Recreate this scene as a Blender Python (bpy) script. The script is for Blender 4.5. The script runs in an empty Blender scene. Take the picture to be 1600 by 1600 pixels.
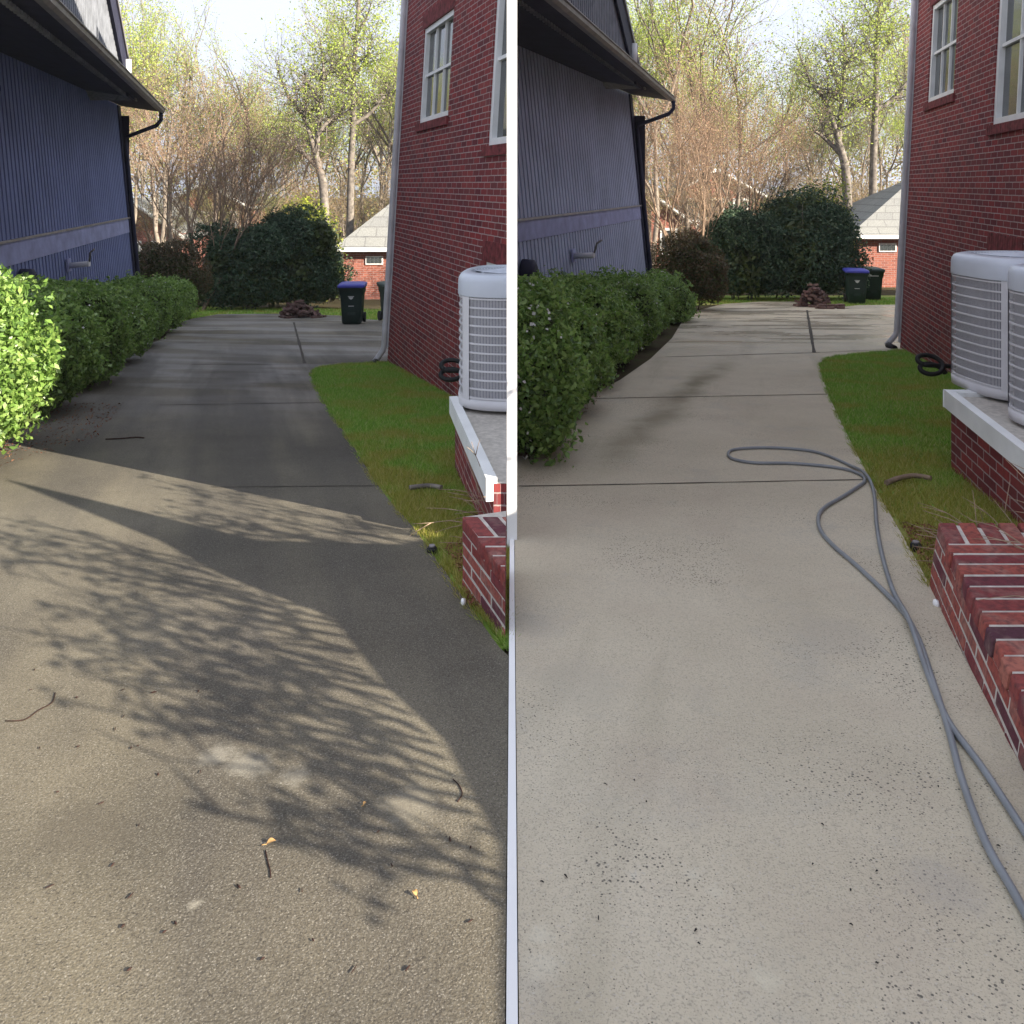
import bpy, bmesh, math, random
import numpy as np
from mathutils import Vector, Matrix, noise
R = math.radians
C = bpy.context.scene.collection
scn = bpy.context.scene

# ------------------------------------------------------------------ camera, sky, sun
F, HY, EYE = 1300.0, 288.0, 1.55
cam = bpy.data.cameras.new('camera'); camo = bpy.data.objects.new('camera', cam); C.objects.link(camo)
cam.sensor_width = 36; cam.lens = 36*F/1600; cam.shift_y = -512/1600; cam.clip_start = .05; cam.clip_end = 1500
camo.location = (0, 0, EYE); camo.rotation_euler = (R(90), 0, 0)
scn.camera = camo
EL = R(25); TAN = math.tan(EL)
SX, SY = .853, -.522                     # horizontal direction towards the sun
w = bpy.data.worlds.new('World'); scn.world = w; w.use_nodes = True
nt = w.node_tree; bgn = nt.nodes['Background']
sky = nt.nodes.new('ShaderNodeTexSky'); sky.sky_type = 'NISHITA'; sky.sun_disc = False
sky.sun_elevation = EL; sky.sun_rotation = math.atan2(SX, SY); sky.dust_density = 1.5; sky.ozone_density = 1.0
tc = nt.nodes.new('ShaderNodeTexCoord'); ns = nt.nodes.new('ShaderNodeTexNoise')
ns.inputs['Scale'].default_value = 2.2; ns.inputs['Detail'].default_value = 7
mp = nt.nodes.new('ShaderNodeMapping'); mp.inputs['Scale'].default_value = (1, 1, 2.6)
cr = nt.nodes.new('ShaderNodeValToRGB'); cr.color_ramp.elements[0].position = .30; cr.color_ramp.elements[1].position = .52
cr.color_ramp.elements[0].color = (.45, .45, .45, 1)
mx = nt.nodes.new('ShaderNodeMix'); mx.data_type = 'RGBA'
nt.links.new(tc.outputs['Generated'], mp.inputs[0]); nt.links.new(mp.outputs[0], ns.inputs['Vector'])
nt.links.new(ns.outputs['Fac'], cr.inputs[0]); nt.links.new(cr.outputs[0], mx.inputs['Factor'])
nt.links.new(sky.outputs[0], mx.inputs[6]); mx.inputs[7].default_value = (7.3, 7.9, 9.4, 1)
nt.links.new(mx.outputs[2], bgn.inputs[0]); bgn.inputs[1].default_value = .042
sl = bpy.data.lights.new('sun', 'SUN'); sl.energy = 5.0; sl.angle = R(.26); sl.color = (1, .9, .74)
so = bpy.data.objects.new('sun', sl); C.objects.link(so)
so.rotation_euler = Vector((-SX*math.cos(EL), -SY*math.cos(EL), -math.sin(EL))).to_track_quat('-Z', 'Y').to_euler()
so.location = (20, -12, 12)
scn.view_settings.view_transform = 'Standard'; scn.view_settings.look = 'None'
scn.view_settings.gamma = 1; scn.view_settings.exposure = 1.66; scn.view_settings.use_curve_mapping = False

# ------------------------------------------------------------------ geometry helpers
SA, SB = .097, .082                      # fall of the ground on either side
def fall(s, y): return (.03 if s == SA else 0.0)-s*y
def gnd(x, y):
    yy = max(y, -6)
    if yy < 40: a, b = .03-SA*yy, -SB*yy
    else: a, b = -SA*40 - .02*(yy-40), -SB*40 - .03*(yy-40)
    a = max(a, -6.5); b = max(b, -6.5)
    hw = .012 if y < 30 else 3
    t = min(1, max(0, (x+hw)/(2*hw)))
    return a*(1-t)+b*t
def gp(x, y):                            # a spot of ground seen in the photograph
    s = SA if x < 800 else SB
    Y = F*(EYE-fall(s, 0))/(y - HY - F*s); return ((x-800)/F*Y, Y)
def at(x, y, Y): return ((x-800)/F*Y, Y, EYE+(HY-y)/F*Y)

def setp(o, label=None, cat=None, group=None, kind=None):
    if label: o['label'] = label
    if cat: o['category'] = cat
    if group: o['group'] = group
    if kind: o['kind'] = kind
    return o
def empty(name, loc, label, cat, group=None):
    o = bpy.data.objects.new(name, None); C.objects.link(o); o.location = loc; o.empty_display_size = .2
    return setp(o, label, cat, group)
def link(name, me, mat, parent=None):
    o = bpy.data.objects.new(name, me); C.objects.link(o)
    if mat and not me.materials: me.materials.append(mat)
    if parent:
        o.parent = parent                 # meshes of children are written in world space unless the thing is local
        if not parent.get('_local'): o.matrix_parent_inverse = Matrix.Translation(-parent.location) @ Matrix.Identity(4)
    return o
class MB:
    def __init__(s): s.v = []; s.f = []; s.uv = []; s.sm = []
    def quad(s, pts, uv=None, smooth=False):
        n = len(s.v); s.v += [tuple(p) for p in pts]; s.f.append(tuple(range(n, n+len(pts))))
        s.uv += list(uv) if uv else [(p[0]+p[1], p[2]) for p in pts]; s.sm.append(smooth)
    def box(s, c, d, rot=None):
        x, y, z = d[0]/2, d[1]/2, d[2]/2
        P = [Vector((a*x, b*y, e*z)) for a in (-1, 1) for b in (-1, 1) for e in (-1, 1)]
        if rot is not None: P = [rot @ p for p in P]
        P = [p+Vector(c) for p in P]
        for i in ((0,1,3,2),(4,6,7,5),(0,4,5,1),(2,3,7,6),(0,2,6,4),(1,5,7,3)): s.quad([P[k] for k in i])
    def tube(s, pts, rad, n=6, cap=True):
        pts = [Vector(p) for p in pts]; m = len(pts)
        if not hasattr(rad, '__len__'): rad = [rad]*m
        base = len(s.v); up = Vector((0, 0, 1))
        prev = None
        for i, p in enumerate(pts):
            t = (pts[min(i+1, m-1)]-pts[max(i-1, 0)])
            if t.length < 1e-9: t = Vector((0, 0, 1))
            t.normalize()
            if prev is None: a = t.cross(up) if abs(t.z) < .95 else t.cross(Vector((1, 0, 0)))
            else: a = prev - t*prev.dot(t)
            if a.length < 1e-6: a = t.orthogonal()
            a.normalize(); prev = a; b = t.cross(a)
            for k in range(n):
                q = p+(a*math.cos(2*math.pi*k/n)+b*math.sin(2*math.pi*k/n))*rad[i]; s.v.append((q.x, q.y, q.z))
        for i in range(m-1):
            for k in range(n):
                k2 = (k+1) % n; f = (base+i*n+k, base+i*n+k2, base+(i+1)*n+k2, base+(i+1)*n+k)
                s.f.append(f); s.uv += [(k/n, i), (k2/n, i), (k2/n, i+1), (k/n, i+1)]; s.sm.append(True)
        if cap:
            for i0, rev in ((base, True), (base+(m-1)*n, False)):
                f = [i0+k for k in range(n)]
                if rev: f.reverse()
                s.f.append(tuple(f)); s.uv += [(0, 0)]*n; s.sm.append(False)
    def grid(s, rows, closed=False, smooth=True):      # rows of points -> skin
        base = len(s.v); m = len(rows); n = len(rows[0])
        for r in rows: s.v += [tuple(p) for p in r]
        for i in range(m-1):
            for k in range(n if closed else n-1):
                k2 = (k+1) % n
                s.f.append((base+i*n+k, base+i*n+k2, base+(i+1)*n+k2, base+(i+1)*n+k)); s.uv += [(k, i), (k2, i), (k2, i+1), (k, i+1)]; s.sm.append(smooth)
    def mesh(s, name, recalc=False):
        me = bpy.data.meshes.new(name); me.from_pydata(s.v, [], s.f)
        uvl = me.uv_layers.new(name='UVMap'); uvl.data.foreach_set('uv', np.array(s.uv, dtype=np.float32).ravel())
        me.polygons.foreach_set('use_smooth', s.sm); me.update()
        if recalc:
            bm = bmesh.new(); bm.from_mesh(me); bmesh.ops.remove_doubles(bm, verts=bm.verts, dist=1e-5)
            bmesh.ops.recalc_face_normals(bm, faces=bm.faces); bm.to_mesh(me); bm.free()
        return me
    def build(s, name, mat, parent=None, recalc=False): return link(name, s.mesh(name, recalc), mat, parent)
def bevel(o, wd, seg=2, ang=40):
    bm = bmesh.new(); bm.from_mesh(o.data); bmesh.ops.remove_doubles(bm, verts=bm.verts, dist=1e-5)
    bmesh.ops.recalc_face_normals(bm, faces=bm.faces)
    ed = [e for e in bm.edges if len(e.link_faces) == 2 and e.calc_face_angle(0) > R(ang)]
    bmesh.ops.bevel(bm, geom=ed, offset=wd, segments=seg, affect='EDGES', profile=.6); bm.to_mesh(o.data); bm.free(); return o
def clip(o, x, keep):                    # cut a thing flush where it meets the added divider wall
    bm = bmesh.new(); bm.from_mesh(o.data)
    bmesh.ops.bisect_plane(bm, geom=bm.verts[:]+bm.edges[:]+bm.faces[:], plane_co=(x, 0, 0), plane_no=(1, 0, 0),
                           clear_outer=keep == 'neg', clear_inner=keep == 'pos')
    bm.to_mesh(o.data); bm.free(); return o
def quads_mesh(name, V, smooth=False):   # V: (N,k,3)
    n, k = V.shape[:2]
    me = bpy.data.meshes.new(name)
    me.vertices.add(n*k); me.vertices.foreach_set('co', V.astype(np.float32).ravel())
    me.loops.add(n*k); me.loops.foreach_set('vertex_index', np.arange(n*k, dtype=np.int32))
    me.polygons.add(n); me.polygons.foreach_set('loop_start', np.arange(0, n*k, k, dtype=np.int32)); me.polygons.foreach_set('loop_total', np.full(n, k, dtype=np.int32))
    me.update(calc_edges=True); return me
RS = np.random.RandomState(7)
def unit(a): return a/np.maximum(np.linalg.norm(a, axis=1, keepdims=True), 1e-9)
def leaves(P, N, L, W, jitter=.8, rs=RS, fold=.25):
    """leaf blades at P facing roughly N; a kinked rhombus each"""
    n = len(P); nr = unit(N + rs.normal(0, jitter, (n, 3)))
    t = unit(np.cross(nr, rs.normal(0, 1, (n, 3)))); b = np.cross(nr, t)
    s = rs.uniform(.6, 1.25, (n, 1)); L = L*s; W = W*s
    a0 = P - t*L/2; a2 = P + t*L/2 - nr*L*fold; a1 = P + b*W/2 + t*L*.05; a3 = P - b*W/2 + t*L*.05
    return np.stack([a0, a1, a2, a3], 1)
def smooth_path(pts, n=8):
    pts = [Vector(p) for p in pts]; out = []
    for i in range(len(pts)-1):
        p0, p1, p2, p3 = pts[max(i-1, 0)], pts[i], pts[i+1], pts[min(i+2, len(pts)-1)]
        for k in range(n):
            t = k/n; out.append(.5*((2*p1)+(p2-p0)*t+(2*p0-5*p1+4*p2-p3)*t*t+(3*p1-p0-3*p2+p3)*t**3))
    out.append(pts[-1]); return out

# ------------------------------------------------------------------ materials
class NT:
    def __init__(s, name, rough=.8, spec=.3):
        s.m = bpy.data.materials.new(name); s.m.use_nodes = True; s.t = s.m.node_tree; s.p = s.t.nodes['Principled BSDF']
        s.p.inputs['Roughness'].default_value = rough; s.p.inputs['Specular IOR Level'].default_value = spec
        s.tc = s.t.nodes.new('ShaderNodeTexCoord')
    def n(s, k, **kw):
        x = s.t.nodes.new(k)
        for a, b in kw.items():
            if a in x.inputs: x.inputs[a].default_value = b
            else: setattr(x, a, b)
        return x
    def l(s, a, b): s.t.links.new(a, b)
    def noise(s, scale, detail=4, src='Object', stretch=None, rough=.55):
        x = s.n('ShaderNodeTexNoise'); x.inputs['Scale'].default_value = scale; x.inputs['Detail'].default_value = detail; x.inputs['Roughness'].default_value = rough
        o = s.tc.outputs[src]
        if stretch:
            if len(stretch) > 3:
                m = s.n('ShaderNodeMapping'); m.inputs['Rotation'].default_value = (0, 0, stretch[3]); s.l(o, m.inputs[0]); o = m.outputs[0]
            m = s.n('ShaderNodeMapping'); m.inputs['Scale'].default_value = stretch[:3]
            s.l(o, m.inputs[0]); o = m.outputs[0]
        s.l(o, x.inputs['Vector']); return x.outputs['Fac']
    def ramp(s, fac, stops, interp='LINEAR'):
        x = s.n('ShaderNodeValToRGB'); e = x.color_ramp.elements; x.color_ramp.interpolation = interp
        while len(e) > 1: e.remove(e[-1])
        e[0].position = stops[0][0]; e[0].color = c4(stops[0][1])
        for p, c in stops[1:]:
            q = e.new(p); q.color = c4(c)
        s.l(fac, x.inputs[0]); return x.outputs[0]
    def mix(s, fac, a, b, mode='MIX'):
        x = s.n('ShaderNodeMix', data_type='RGBA', blend_type=mode)
        for v, i in ((fac, 0), (a, 6), (b, 7)):
            if isinstance(v, (int, float)): x.inputs[i].default_value = v
            elif isinstance(v, tuple): x.inputs[i].default_value = c4(v)
            else: s.l(v, x.inputs[i])
        return x.outputs[2]
    def math(s, op, a, b=0.0):
        x = s.n('ShaderNodeMath', operation=op)
        for v, i in ((a, 0), (b, 1)):
            if isinstance(v, (int, float)): x.inputs[i].default_value = v
            else: s.l(v, x.inputs[i])
        return x.outputs[0]
    def bump(s, h, strength=.3, dist=.01, prev=None):
        x = s.n('ShaderNodeBump'); x.inputs['Strength'].default_value = strength; x.inputs['Distance'].default_value = dist
        s.l(h, x.inputs['Height'])
        if prev: s.l(prev, x.inputs['Normal'])
        return x.outputs[0]
    def col(s, c):
        if isinstance(c, tuple): s.p.inputs['Base Color'].default_value = c4(c)
        else: s.l(c, s.p.inputs['Base Color'])
        return s
    def nrm(s, b): s.l(b, s.p.inputs['Normal']); return s
def c4(c): return (c, c, c, 1) if isinstance(c, (int, float)) else (tuple(c) if len(c) == 4 else (*c, 1))
def simple(name, c, rough=.7, var=.15, sc=8, spec=.3, metal=0, bump=0):
    m = NT(name, rough, spec); f = m.noise(sc, 5)
    d = tuple(x*(1-var*1.6) for x in c); l = tuple(min(1, x*(1+var)) for x in c)
    m.col(m.ramp(f, [(.3, d), (.7, l)])); m.p.inputs['Metallic'].default_value = metal
    if bump: m.nrm(m.bump(m.noise(sc*6, 4), bump, .01))
    return m.m
def leafmat(name, cols, trans=.35, rough=.5, spec=.35):
    m = NT(name, rough, spec); g = m.n('ShaderNodeNewGeometry')
    st = [(i/(len(cols)-1) if len(cols) > 1 else 0, c) for i, c in enumerate(cols)]
    r = m.ramp(g.outputs['Random Per Island'], st)
    nz = m.noise(1.3, 3); r2 = m.mix(m.ramp(nz, [(.35, 0.0), (.7, .35)]), r, tuple(x*.55 for x in cols[0]), 'MIX')
    m.col(r2)
    tr = m.n('ShaderNodeBsdfTranslucent'); m.l(r2, tr.inputs[0]); ms = m.n('ShaderNodeMixShader'); ms.inputs[0].default_value = trans
    m.l(m.p.outputs[0], ms.inputs[1]); m.l(tr.outputs[0], ms.inputs[2]); m.l(ms.outputs[0], m.t.nodes['Material Output'].inputs[0])
    return m.m
def brickmat(name, dark=1.0, sc=1.0, c1=(.33,.044,.047), c2=(.12,.022,.036), mo=(.52,.44,.43)):
    m = NT(name, .85, .2); b = m.n('ShaderNodeTexBrick')
    b.offset = .5; b.inputs['Scale'].default_value = 1
    b.inputs['Brick Width'].default_value = .215*sc; b.inputs['Row Height'].default_value = .0685*sc
    b.inputs['Mortar Size'].default_value = .0056*sc; b.inputs['Mortar Smooth'].default_value = .25; b.inputs['Bias'].default_value = -.1
    b.inputs['Color1'].default_value = c4(tuple(x*dark for x in c1)); b.inputs['Color2'].default_value = c4(tuple(x*dark for x in c2)); b.inputs['Mortar'].default_value = c4(mo)
    wv = m.n('ShaderNodeVectorMath', operation='ADD'); nn = m.n('ShaderNodeTexNoise'); nn.inputs['Scale'].default_value = 9
    m.l(m.tc.outputs['UV'], nn.inputs['Vector']); sc_ = m.n('ShaderNodeVectorMath', operation='SCALE'); sc_.inputs['Scale'].default_value = .006
    m.l(nn.outputs['Color'], sc_.inputs[0]); m.l(m.tc.outputs['UV'], wv.inputs[0]); m.l(sc_.outputs[0], wv.inputs[1]); m.l(wv.outputs[0], b.inputs['Vector'])
    f = m.noise(30, 5, 'UV'); c = m.mix(m.ramp(f, [(.3, .0), (.75, .5)]), b.outputs['Color'], (.05, .02, .025), 'MIX')
    f2 = m.noise(1.1, 4, 'UV'); c = m.mix(m.ramp(f2, [(.35, .0), (.8, .35)]), c, (.30, .12, .10))
    m.col(c)
    h = m.math('SUBTRACT', 1.0, b.outputs['Fac']); bb = m.bump(h, .8, .006); m.nrm(m.bump(f, .35, .003, bb))
    return m.m
M = {}
M['brick'] = brickmat('red_brick')
M['brick_far'] = brickmat('pale_red_brick', 1.3, 1.4, (.34,.12,.08), (.2,.07,.05))
def concrete(name, stained):
    m = NT(name, .85, .25)
    fine = m.noise(260, 3); mid = m.noise(55, 5); big = m.noise(.7, 6, rough=.6); streak = m.noise(1.0, 5, stretch=(2.0, .22, 1, R(17) if not stained else R(-18.5)))
    cell = m.n('ShaderNodeTexVoronoi'); cell.inputs['Scale'].default_value = 120; m.l(m.tc.outputs['Object'], cell.inputs['Vector'])
    if stained:
        c = m.ramp(big, [(.36, (.115, .10, .07)), (.5, (.205, .178, .125)), (.66, (.30, .266, .19))])
        c = m.mix(m.ramp(streak, [(.36, .6), (.58, 0.0)]), c, (.062, .056, .052))
        c = m.mix(m.ramp(m.noise(1.0, 6, stretch=(1.1, .5, 1, R(-18.5))), [(.52, 0.0), (.72, .5)]), c, (.24, .215, .18))
        sp = m.ramp(cell.outputs['Distance'], [(.0, (.30, .28, .24)), (.28, (.14, .13, .11)), (.6, (.07, .062, .05))])
        c = m.mix(.42, c, sp)
        # swirls where the surface has been partly washed
        sw = m.n('ShaderNodeTexWave', wave_type='RINGS'); sw.inputs['Scale'].default_value = .16; sw.inputs['Distortion'].default_value = 5; sw.inputs['Detail'].default_value = 3; sw.inputs['Detail Scale'].default_value = .7
        mp = m.n('ShaderNodeMapping'); mp.inputs['Location'].default_value = (3.5, -16, 0); mp.inputs['Scale'].default_value = (1, .35, 1); m.l(m.tc.outputs['Object'], mp.inputs[0]); m.l(mp.outputs[0], sw.inputs['Vector'])
        sp2 = m.n('ShaderNodeSeparateXYZ'); m.l(m.tc.outputs['Object'], sp2.inputs[0])
        yf = m.ramp(m.math('DIVIDE', sp2.outputs['Y'], 24.0), [(.3, 0.0), (.48, .75), (.95, .5)])
        fac = m.math('MULTIPLY', m.ramp(sw.outputs['Fac'], [(.4, 0.0), (.85, 1.0)]), yf)
        c = m.mix(m.math('MULTIPLY', fac, .5), c, (.30, .285, .27))
        arc = m.ramp(m.noise(1.0, 5, stretch=(.22, .75, 1, R(12)), rough=.5), [(.46, 0.0), (.56, 1.0), (.66, .2)])
        c = m.mix(m.math('MULTIPLY', arc, m.math('MULTIPLY', yf, .95)), c, (.36, .35, .345))
        yn = m.ramp(m.math('DIVIDE', sp2.outputs['Y'], 24.0), [(.16, .0), (.28, .45), (.5, .55), (.8, 0.0)])
        trk_shade = m.ramp(m.noise(1.0, 4, stretch=(1.5, .12, 1, R(-18.5)), rough=.6), [(.4, 1.0), (.55, 0.0)])  # tyre bands; their mask also deepens the shaded stretch by colour
        c = m.mix(m.math('MULTIPLY', trk_shade, yn), c, (.045, .042, .042))
        c = m.mix(m.ramp(fine, [(.35, .45), (.5, 0.0)]), c, (.045, .04, .035))
        c = m.mix(m.ramp(m.noise(210, 2), [(.6, 0.0), (.7, .6)]), c, (.36, .335, .29))
        c = m.mix(m.ramp(m.noise(150, 3), [(.32, .65), (.45, 0.0)]), c, (.035, .031, .027))
    else:
        c = m.ramp(big, [(.3, (.485, .427, .317)), (.5, (.56, .495, .374)), (.72, (.615, .55, .425))])
        c = m.mix(m.ramp(streak, [(.56, 0.0), (.74, .55)]), c, (.27, .24, .165))
        c = m.mix(m.ramp(mid, [(.3, .25), (.5, 0.0)]), c, (.30, .265, .21))
        c = m.mix(m.ramp(m.noise(170, 3), [(.36, .55), (.47, 0.0)]), c, (.24, .215, .18))
        c = m.mix(m.ramp(m.noise(2.2, 5), [(.5, 0.0), (.72, .35)]), c, (.42, .345, .27))
        c = m.mix(m.ramp(m.noise(1.6, 5, rough=.7), [(.28, .3), (.46, 0.0)]), c, (.30, .31, .30))
        c = m.mix(m.ramp(m.noise(130, 3), [(.62, 0.0), (.7, .5)]), c, (.55, .52, .48))
        # pits and dark pebbles gathered in patches
        v = m.n('ShaderNodeTexVoronoi'); v.inputs['Scale'].default_value = 75; m.l(m.tc.outputs['Object'], v.inputs['Vector'])
        pat = m.ramp(m.noise(1.3, 3), [(.38, .02), (.62, .24)])
        pit = m.math('LESS_THAN', v.outputs['Distance'], m.math('MULTIPLY', pat, m.math('MULTIPLY', m.noise(25, 2), 2.0)))
        c = m.mix(m.math('MULTIPLY', pit, .8), c, (.07, .065, .06))
        v2 = m.n('ShaderNodeTexVoronoi'); v2.inputs['Scale'].default_value = 150; m.l(m.tc.outputs['Object'], v2.inputs['Vector'])
        c = m.mix(m.math('MULTIPLY', m.math('LESS_THAN', v2.outputs['Distance'], m.ramp(m.noise(2.1, 2), [(.33, .05), (.64, .21)])), .5), c, (.13, .12, .105))
        # film of water left in the far part
        sp2 = m.n('ShaderNodeSeparateXYZ'); m.l(m.tc.outputs['Object'], sp2.inputs[0])
        dx = m.math('SUBTRACT', sp2.outputs['X'], m.math('ADD', .58, m.math('MULTIPLY', m.math('SUBTRACT', sp2.outputs['Y'], 5.84), .41)))
        dx = m.math('ADD', dx, m.math('MULTIPLY', m.math('SUBTRACT', m.noise(1.2, 3), .5), .5))
        dd = m.math('DIVIDE', m.math('ABSOLUTE', dx), .32)
        st = m.math('MULTIPLY', m.ramp(dd, [(0, 1.0), (1, 0.0)], 'EASE'), m.ramp(m.math('DIVIDE', sp2.outputs['Y'], 16.0), [(.33, 0.0), (.42, .8), (.62, 1.0), (.8, 0.0)]))
        st = m.math('MULTIPLY', st, m.ramp(m.noise(2.5, 5), [(.3, .45), (.6, 1.0)]))
        c = m.mix(m.math('MULTIPLY', st, .75), c, (.155, .135, .08))
        yf = m.ramp(m.math('DIVIDE', sp2.outputs['Y'], 24.0), [(.47, 0.0), (.6, 1.0)])
        wet = m.math('MULTIPLY', yf, m.ramp(m.noise(.9, 4, stretch=(.6, 1.6, 1)), [(.38, 0.0), (.55, 1.0)]))
        c = m.mix(m.math('MULTIPLY', wet, .4), c, (.25, .215, .17))
        m.l(m.ramp(wet, [(0, .85), (1, .22)]), m.p.inputs['Roughness'])
    for px, py, rad, cc, st_ in (((340,1190,.07,(.34,.32,.27),.4),(385,1205,.09,(.32,.30,.25),.45),(460,1225,.06,(.32,.30,.25),.35),(303,1428,.03,(.42,.39,.32),.5),(130,1310,.16,(.09,.078,.06),.45),(640,1270,.10,(.28,.255,.2),.4),(560,640,.3,(.26,.25,.24),.4)) if stained else
              ((1195,1545,.04,(.66,.62,.48),.6),(1118,1407,.03,(.66,.62,.5),.55),(1082,1378,.03,(.66,.62,.5),.5),(850,1525,.05,(.66,.63,.52),.25),(845,1475,.04,(.64,.60,.48),.5),(990,1383,.03,(.64,.6,.5),.45),(1300,1000,.22,(.40,.36,.30),.35),(900,1080,.2,(.40,.37,.30),.3),(1480,1400,.12,(.38,.35,.31),.35),(1090,480,1.0,(.30,.27,.2),.3))):
        gx, gy = gp(px, py); vm = m.n('ShaderNodeVectorMath', operation='SUBTRACT'); m.l(m.tc.outputs['Object'], vm.inputs[0]); vm.inputs[1].default_value = (gx, gy, fall(SA if px < 800 else SB, gy))
        ln = m.n('ShaderNodeVectorMath', operation='LENGTH'); m.l(vm.outputs[0], ln.inputs[0])
        dd_ = m.math('DIVIDE', m.math('ADD', ln.outputs['Value'], m.math('MULTIPLY', m.math('SUBTRACT', m.noise(3.0/rad*.35, 5, rough=.7), .5), rad*1.6)), rad)
        c = m.mix(m.ramp(dd_, [(.45, st_), (1.0, 0.0)]), c, cc)
    m.col(c)
    b1 = m.bump(m.noise(180, 4), .7 if stained else .45, .004); m.nrm(m.bump(mid, .25, .006, b1))
    return m.m
M['concA'] = concrete('stained_concrete', True); M['concB'] = concrete('washed_concrete', False)
M['joint'] = simple('joint_dirt', (.05, .043, .035), .9)
M['soil'] = NT('soil', .95, .1)
_m = M['soil']; _c = _m.ramp(_m.noise(3, 6), [(.3, (.05, .035, .022)), (.5, (.075, .06, .03)), (.7, (.06, .075, .025))]); _m.col(_m.mix(_m.ramp(_m.noise(60, 4), [(.35, .6), (.6, 0.0)]), _c, (.03, .02, .015))); _m.nrm(_m.bump(_m.noise(50, 5), .8, .02)); M['soil'] = _m.m
_m = NT('turf', .95, .1); _c = _m.ramp(_m.noise(.9, 5), [(.3, (.13, .24, .04)), (.5, (.21, .31, .06)), (.7, (.38, .34, .12))]); _m.col(_c); _m.nrm(_m.bump(_m.noise(70, 4), .8, .02)); M['turf'] = _m.m
def grassmat(name, k=1.0):
    m = NT(name, .7, .15); g = m.n('ShaderNodeNewGeometry')
    a = m.ramp(g.outputs['Random Per Island'], [(0, (.14*k, .30*k, .04)), (.5, (.25*k, .45*k, .07)), (.85, (.38*k, .55*k, .13)), (1, (.6*k, .55*k, .3))])
    b = m.ramp(g.outputs['Random Per Island'], [(0, (.28*k, .28*k, .04)), (.6, (.44*k, .38*k, .1)), (1, (.56*k, .44*k, .18))])
    sp = m.n('ShaderNodeSeparateXYZ'); m.l(m.tc.outputs['Object'], sp.inputs[0])
    near = m.ramp(m.math('DIVIDE', sp.outputs['Y'], 12.0), [(.42, .22), (.62, 0.0)])
    f = m.ramp(m.math('ADD', m.noise(1.7, 4), near), [(.48, 0.0), (.66, .85)])
    gc = m.mix(f, a, b); m.col(gc); tr = m.n('ShaderNodeBsdfTranslucent'); m.l(gc, tr.inputs[0]); ms = m.n('ShaderNodeMixShader'); ms.inputs[0].default_value = .45
    m.l(m.p.outputs[0], ms.inputs[1]); m.l(tr.outputs[0], ms.inputs[2]); m.l(ms.outputs[0], m.t.nodes['Material Output'].inputs[0]); return m.m
M['grass'] = grassmat('grass')
M['navyA'] = simple('shaded_blue_paint', (.16, .19, .36), .75, .10, 1.2)  # copy of the house blue; shade's darker, bluer tone put into the colour
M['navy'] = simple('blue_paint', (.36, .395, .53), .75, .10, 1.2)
M['navyband'] = simple('blue_band_paint', (.28, .295, .48), .7, .15, 4)
M['navydark'] = simple('dark_navy_paint', (.03, .031, .06), .7, .2, 3)
M['upsiding'] = simple('weathered_blue_siding', (.22, .235, .27), .8, .2, 5)
M['gutter'] = simple('gutter_metal', (.24, .22, .22), .45, .2, 6)
M['shingle'] = None
_m = NT('shingle', .9, .15); _b = _m.n('ShaderNodeTexBrick'); _b.inputs['Scale'].default_value = 1; _b.inputs['Brick Width'].default_value = .9; _b.inputs['Row Height'].default_value = .35; _b.inputs['Mortar Size'].default_value = .025
_b.inputs['Color1'].default_value = (.22, .225, .215, 1); _b.inputs['Color2'].default_value = (.175, .18, .18, 1); _b.inputs['Mortar'].default_value = (.12, .12, .12, 1)
_m.l(_m.tc.outputs['UV'], _b.inputs['Vector']); _m.col(_m.mix(.25, _b.outputs['Color'], _m.ramp(_m.noise(20, 4), [(.3, .15), (.7, .5)]))); M['shingle'] = _m.m
M['white'] = simple('white_paint', (.84, .85, .85), .5, .06, 4)
M['partition'] = simple('partition_paint', (.86, .86, .86), .6, .02, 3)
M['spout'] = simple('downspout_paint', (.58, .57, .60), .5, .1, 5)
M['glass'] = simple('window_glass', (.06, .07, .075), .06, .1, 2, spec=.9)
M['curtain'] = simple('curtain', (.6, .55, .5), .9, .1, 12)
M['ac'] = simple('ac_shell', (.70, .69, .72), .55, .07, 3)
M['acdark'] = simple('ac_coil', (.2, .2, .24), .7, .2, 60)
M['actop'] = simple('ac_cap', (.62, .66, .74), .4, .06, 3)
M['bin'] = simple('bin_plastic', (.012, .03, .026), .5, .15, 5, spec=.4)
M['lidblue'] = simple('blue_lid', (.05, .055, .35), .45, .1, 5, spec=.4)
M['lidgreen'] = simple('green_lid', (.03, .055, .05), .45, .1, 5, spec=.4)
M['rubber'] = simple('black_rubber', (.012, .012, .013), .6, .1, 10)
M['mark'] = simple('white_mark', (.6, .62, .62), .6, .02)
M['hose'] = simple('grey_hose', (.22, .235, .255), .45, .1, 6, spec=.45)
M['bark'] = simple('grey_bark', (.19, .165, .145), .9, .4, 5, bump=.6)
M['bark2'] = simple('tan_bark', (.25, .175, .125), .85, .3, 6)
M['barkfar'] = simple('far_bark', (.24, .20, .165), .9, .3, 3)
M['twig'] = simple('dry_twig', (.38, .27, .19), .8, .2, 9)
M['brown'] = simple('brown_debris', (.04, .018, .014), .8, .4, 30)
M['dead'] = simple('dead_leaf', (.42, .25, .1), .7, .3, 30)
M['loose'] = NT('loose_brick', .9, .2)
_m = M['loose']; _oi = _m.n('ShaderNodeObjectInfo'); _m.col(_m.mix(_m.ramp(_m.noise(14, 4), [(.3, 0.0), (.7, .5)]), _m.ramp(_oi.outputs['Random'], [(0, (.06, .03, .03)), (.5, (.11, .05, .045)), (1, (.17, .11, .095))]), (.22, .17, .15))); M['loose'] = _m.m
M['stoneB'] = NT('planter_brick', .85, .25)
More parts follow.
